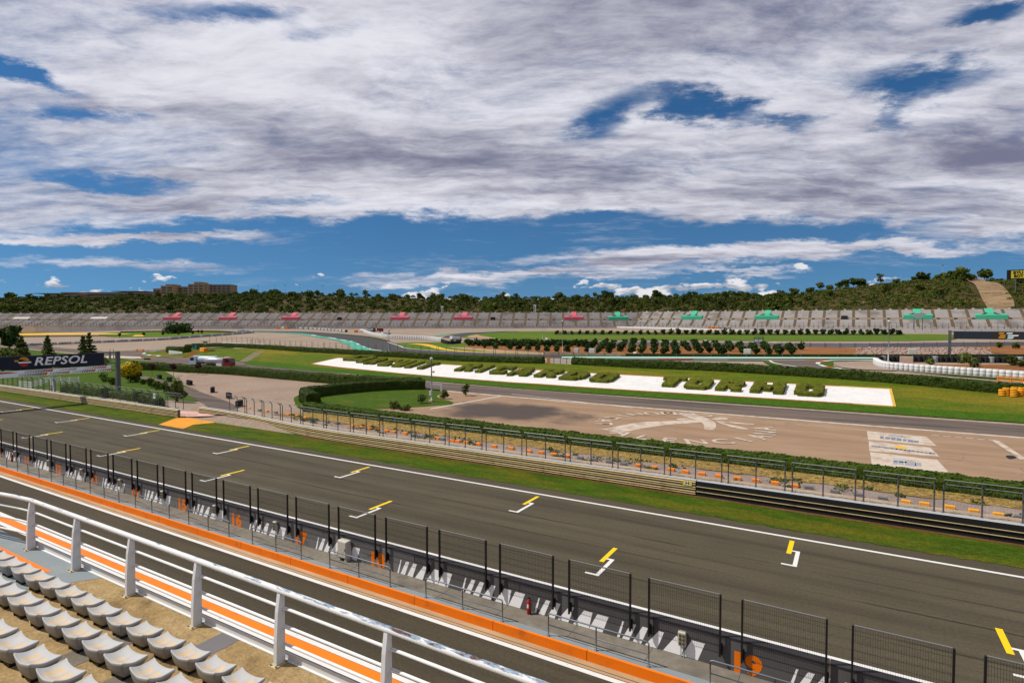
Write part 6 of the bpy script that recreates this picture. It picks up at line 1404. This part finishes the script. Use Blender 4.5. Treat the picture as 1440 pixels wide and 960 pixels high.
def hill_pt(px, f):
    """f 0 at the back of the stand, 1 on the ridge"""
    u = (px - 720) / CAM_F; x, y = _fw.x + _rt.x * u, _fw.y + _rt.y * u
    if px < 890: k0 = along(A1, T1, px); P = (A1[0] + T1[0] * k0, A1[1] + T1[1] * k0)
    else: k0 = along(A2, T2, px); P = (A2[0] + T2[0] * k0, A2[1] + T2[1] * k0)
    d0 = math.hypot(*P) / math.hypot(x, y) + 26; d1 = interp(px, 2)
    zr = CAM_H - (interp(px, 1) - 451.45) / CAM_F * d1; z0 = 14.0
    d = d0 + (d1 - d0) * f
    g = f if f <= 1 else 1 - (f - 1) * .35
    prof = (0.62 * g + 0.38 * math.sin(min(1, g) * math.pi / 2)) if f <= 1 else g
    z = z0 + (zr - z0) * prof
    z += (0.9 * math.sin(x * d * .045 + y * d * .03) + .6 * math.sin(x * d * .11 - y * d * .07)) * min(1, f * 3) * (1 if f < .9 else .3)
    return (x * d, y * d, z)
pxs = list(range(-380, 1881, 20)); fr = [0, .06, .14, .24, .34, .45, .56, .67, .78, .88, .95, 1.0, 1.06, 1.2, 1.6, 2.4]
V = [hill_pt(px, f) for px in pxs for f in fr]; m = len(fr)
me = bpy.data.meshes.new('hill'); me.from_pydata(V, [], [(i * m + j, (i + 1) * m + j, (i + 1) * m + j + 1, i * m + j + 1) for i in range(len(pxs) - 1) for j in range(m - 1)]); me.materials.append(MATS['hill_soil']); me.update()
structure(obj('hill', me, None, True))
# bare graded slope on the right-hand hill
mb = MB(); cs = [(0.0, 1392, 1428), (.25, 1382, 1424), (.5, 1372, 1412), (.75, 1362, 1396), (.92, 1355, 1382), (.99, 1357, 1375)]
rows = [[Vector(hill_pt(a + (b - a) * k / 6, f)) + Vector((0, 0, 1.1)) for k in range(7)] for f, a, b in [(cs[i][0] + (cs[i + 1][0] - cs[i][0]) * q / 4, cs[i][1] + (cs[i + 1][1] - cs[i][1]) * q / 4, cs[i][2] + (cs[i + 1][2] - cs[i][2]) * q / 4) for i in range(5) for q in range(4)] + [(.99, 1357, 1375)]]
mb.loft(rows, closed=False); structure(mb.build('bare_slope', 'bare_slope'))
# trees
def pine(seed, h, w, k, z0): return crown_mesh('crown', random_lobes(seed, h, w, k + 3, z0, .7), 380, w * .115, 'pine_leaf', seed, .3, .55)
PINES = [pine(200 + i, 7.0, 6.6, 7, .22) for i in range(3)] + [pine(210 + i, 8.0, 4.6, 6, .25) for i in range(2)] + [pine(220 + i, 6.0, 8.0, 9, .25) for i in range(3)]
PTR = trunk_mesh('trunk', 4.2, .22, 5, 3)
PLAB = ['rounded pine on the wooded hillside behind the far stand', 'upright pine on the wooded hillside behind the far stand', 'broad spreading pine on the wooded hillside behind the far stand']
q = random.Random(31)
def pine_tree(px, f, s, label=None, kind=None):
    x, y, z = hill_pt(px, f); k = q.randrange(8) if kind is None else kind; kd = 0 if k < 3 else 1 if k < 5 else 2
    t = tag(empty('pine_tree', (x, y, z - .3), q.uniform(0, 6.28)), label or PLAB[kd], 'tree', 'pines of the hillside, kind %s' % ('rounded', 'upright', 'broad')[kd]); t.scale = (s, s, s * q.uniform(.9, 1.15))
    obj('crown', PINES[k], t); obj('trunk', PTR, t)
cnt = 0
for px, f, s in [(232, .86, 1.2), (247, .9, 1.3), (258, .88, 1.2), (277, .93, 1.3), (300, .92, 1.0), (316, .94, 1.0), (13, .97, 1.5), (18, .98, 1.9), (172, .97, 1.2), (514, .99, 1.5), (610, .98, 1.2), (642, 1.0, 1.2), (658, .99, .9), (712, 1.0, 1.0), (786, .97, 1.5), (836, .98, 1.2), (848, .98, 1.3), (858, .96, 1.2), (930, .96, 1.0), (950, 1.0, .9), (970, .98, 1.1), (1028, .99, 1.2), (1040, 1.0, 1.0), (1152, 1.0, 1.5), (1165, .98, .9), (1178, .98, 1.0), (1187, .99, 1.4), (1199, .99, 1.3), (1210, .99, 1.2), (1236, .98, 1.3), (1258, .99, .8), (1283, .99, .75), (1294, .98, 1.25), (1303, .98, .9), (1316, .99, .9), (1322, .99, 1.0), (1333, .97, 1.2), (1340, .96, 1.1), (1349, .985, 1.35), (1349, .99, 1.7), (1382, .985, 1.55), (1345, .9, 1.2), (1354, .86, 1.3), (1364, .9, .9)]:
    pine_tree(px, f, s); cnt += 1
while cnt < 288:
    px = q.uniform(-5, 1445); f = q.random() ** .75 * .98 + .03
    if px < 420: ok = True
    elif px < 760: ok = q.random() < .55
    elif px < 1120: ok = q.random() < .62
    else: ok = q.random() < .28
    if not ok or (1345 < px < 1428 and abs(px - (1408 - 45 * f)) < 24): continue
    pine_tree(px, min(f, 1.0), q.uniform(.6, 1.5) * (.8 if px > 1120 else 1)); cnt += 1
# the wood's mass and the scrub between
def scatter(name, n, fn, size, lv, mat, lab, cat, seed, h=(.5, .5)):
    r = np.random.default_rng(seed); P = []; N = []
    k = 0
    while k < n:
        px, f = r.uniform(-60, 1500), r.random() ** .8 * 1.0 + .01
        s = fn(px, f, r)
        if not s: continue
        x, y, z = hill_pt(px, min(f, 1.0)); d = r.normal(size=(lv, 3)); d /= np.linalg.norm(d, axis=1)[:, None]; d[:, 2] = np.abs(d[:, 2]) * 1.0 - .15
        P.append(np.array([x, y, z + s * h[0]]) + d * np.array([s, s, s * h[1]]) * r.uniform(.7, 1.05, (lv, 1))); N.append(d); k += 1
    P = np.concatenate(P); N = np.concatenate(N); V, F = leaves_np(P, N, size, .55, 1.3, .45, seed)
    stuff(obj(name, np_mesh(name, [V], [F], mat)), lab, cat)
def wood(px, f, r):
    if px < 420: p = .9
    elif px < 700: p = .40
    elif px < 1110: p = .55
    else: p = .0
    return r.uniform(1.8, 3.6) if r.random() < p else 0
def scrub(px, f, r):
    if 1345 < px < 1430 and abs(px - (1408 - 45 * f)) < 22: return 0
    return r.uniform(.7, 2.3) if r.random() < (.5 if px < 420 else 1) else 0
scatter('wood', 1500, wood, .78, 105, 'pine_leaf', 'dense pine wood covering the hillside behind the far stand', 'wood', 41, (.8, 1.0))
scatter('bushes', 300, lambda px, f, r: (0 if (1345 < px < 1430 and abs(px - (1408 - 45 * f)) < 17) else r.uniform(1.3, 2.9)) if px > 1080 and r.random() < .9 else (r.uniform(1.5, 2.6) if r.random() < .12 else 0), .75, 60, 'pine_leaf', 'scattered dark bushes on the right-hand hill', 'bushes', 43, (.45, .8))
scatter('scrub', 4200, scrub, .62, 34, 'scrub_leaf', 'low scrub growing on the hillside behind the far stand', 'scrub', 42, (.25, .7))
# ================================================================== BUILDINGS ON THE SKYLINE
BD = 880.0
def block(t, px0, px1, ytop, ybot, mat, dd=0.0, floors=0, depth=22, cols=True):
    a, b = at_depth(px0, ytop, BD + dd), at_depth(px1, ytop, BD + dd); z1 = a.z; z0 = at_depth(px0, ybot, BD + dd).z - 8
    w = (b - a).length; c = (a + b) / 2 + _fw * depth / 2; rz = CAM_YAW
    MB().box((c.x, c.y, (z0 + z1) / 2), (w, depth, z1 - z0), rz).build('block', mat, t)
    MB().box((c.x, c.y, z1 + .4), (w + .6, depth + .6, .8), rz).build('parapet', mat, t)
    n = floors; f = a + (b - a) / 2 - _fw * .12
    for k in range(n):
        z = z1 - 2.6 - k * 3.6
        m = max(2, int(w / 6.5)) if cols else 1
        for i in range(m):
            cc = a + (b - a) * ((i + .5) / m); wv = w / m * (.72 if cols else .9)
            MB().box((cc.x - _fw.x * .1, cc.y - _fw.y * .1, z), (wv, .4, 1.5), rz).build('window', 'building_glass', t)
hos = tag(empty('hillside_complex'), 'tan multi storey complex of stepped blocks on the wooded ridge', 'building')
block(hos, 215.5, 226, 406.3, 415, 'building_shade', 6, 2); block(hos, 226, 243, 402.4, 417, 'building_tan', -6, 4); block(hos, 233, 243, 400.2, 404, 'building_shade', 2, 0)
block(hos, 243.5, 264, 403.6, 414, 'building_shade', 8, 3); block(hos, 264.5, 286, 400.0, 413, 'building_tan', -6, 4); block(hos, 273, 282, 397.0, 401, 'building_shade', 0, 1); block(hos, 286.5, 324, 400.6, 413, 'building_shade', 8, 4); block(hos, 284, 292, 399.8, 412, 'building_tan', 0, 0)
for px0, px1, y0, y1, lab in ((62, 110, 414.4, 420, 'low tan hall with a flat brown roof at the left of the ridge'), (86, 166, 412.2, 419, 'long low tan hall in the middle of the ridge'), (170, 216, 411.4, 418, 'low hall right beside the tan complex on the ridge')):
    t = tag(empty('low_hall'), lab, 'building'); block(t, px0, px1, y0, y1, 'building_shade', -20 if px0 != 86 else 0, 1, 30, False); a, b = at_depth(px0, y0, BD), at_depth(px1, y0, BD); c = (a + b) / 2 + _fw * (15 - (20 if px0 != 86 else 0))
    MB().box((c.x, c.y, a.z + 1.1), ((b - a).length + .8, 30.6, .7), CAM_YAW).build('roof', 'roof_brown', t)
def hill_box(px, f, w, h, mat, name, lab, cat, lift=0.0):
    x, y, z = hill_pt(px, f); t = tag(empty(name, (x, y, z + lift), CAM_YAW * .7), lab, cat); MB().bevbox((0, 0, h / 2), (w, w * .7, h), .1).build('wall', mat, t); MB().box((0, 0, h + .1), (w + .5, w * .7 + .5, .3)).build('roof', 'roof_brown', t); MB().box((0, -w * .355, h * .55), (w * .3, .05, h * .4)).build('window', 'building_glass', t)
hill_box(622, .97, 5, 4.5, 'building_shade', 'hill_house', 'small pinkish house on the ridge between pines', 'house'); hill_box(745, .80, 9, 4, 'wall_white', 'hill_house', 'white house half hidden by pines below the ridge', 'house'); hill_box(811, .97, 4, 5, 'building_shade', 'hill_house', 'small dark hut on the ridge above the pink block', 'house')
for px, f, h, lab in ((364, .99, 13, 'thin mast on the ridge left of two others'), (388, .99, 12, 'thin mast on the ridge between two others'), (402, .99, 14, 'tall thin mast on the wooded ridge'), (423, .99, 14, 'thin mast on the ridge above the pink block'), (455, .99, 13, 'thin mast on the ridge near the bare slope of pines'), (1323, .99, 13, 'thin mast with a small head on the right-hand hill')):
    x, y, z = hill_pt(px, f); t = tag(empty('mast', (x, y, z)), lab, 'mast'); MB().tube([(0, 0, 0), (0, 0, h)], .16, 6).build('pole', 'pale_steel', t); MB().box((0, 0, h), (1.6, .4, .7)).build('head', 'fence_steel', t)
for px, f, lab in ((622, .06, 'white lattice mast behind the far stand'), (752, .1, 'white lattice mast with antennas behind the far stand')):
    x, y, z = hill_pt(px, f); t = tag(empty('lattice_mast', (x, y, z)), lab, 'mast')
    for sx in (-.8, .8): MB().tube([(sx, 0, 0), (sx, 0, 8)], .14, 6).build('leg', 'print_white', t)
    for k in range(6): MB().tube([(-.8, 0, 1 + k * 1.2), (.8, 0, 2.2 + k * 1.2)], .08, 5).build('brace', 'print_white', t)
    MB().box((0, 0, 8), (2.4, .3, 1.2)).build('antenna', 'pale_steel', t)
x, y, z = hill_pt(1334, .985); t = tag(empty('satellite_dish', (x, y, z)), 'dark dish on a pole among the pines of the right-hand hill', 'dish'); MB().tube([(0, 0, 0), (0, 0, 5.5)], .15, 6).build('pole', 'fence_steel', t); MB().bevbox((0, 0, 6), (2.8, .8, 1.0), .2).build('dish', 'fence_steel', t)
# billboard at the right edge
bc = at_depth(1452, 384.5, 400); ex = (_rt * .9 - _fw * .42).normalized(); bb = tag(empty('billboard', bc), 'black billboard with a yellow panel at the edge of the right-hand hill', 'sign')
def bquad(name, x0, x1, z0, z1, d, mat):
    nrm = ex.cross(Vector((0, 0, 1))); mbq = MB(); mbq.loft([[tuple(ex * x + nrm * (d + e) + Vector((0, 0, z))) for x, z in ((x0, z0), (x1, z0), (x1, z1), (x0, z1))] for e in (0, .12)]); return mbq.build(name, mat, bb, fix=True)
bquad('frame', -14, 14, -3.6, 3.1, -.4, 'print_black'); bquad('panel', -11.6, 11.6, -2.9, 2.4, -.2, 'sign_yellow')
nb = ex.cross(Vector((0, 0, 1)))
for s, x, z, sz in (('BYD', -7.6, .9, 2.6), ('BOY', -7.6, -1.5, 2.4)): pass
text_obj('lettering', 'BYU', 'print_black', frame(tuple(ex * -7.9 + nb * .05 + Vector((0, 0, .95))), ex, (0, 0, 1)), bb, size=2.9, bold=.1)
text_obj('lettering', 'BOY', 'print_black', frame(tuple(ex * -7.6 + nb * .05 + Vector((0, 0, -1.45))), ex, (0, 0, 1)), bb, size=2.6, bold=.1)
for x in (-9, 9): MB().tube([tuple(ex * x + Vector((0, 0, -14))), tuple(ex * x + Vector((0, 0, -3.5)))], .35, 8).build('post', 'fence_steel', bb)
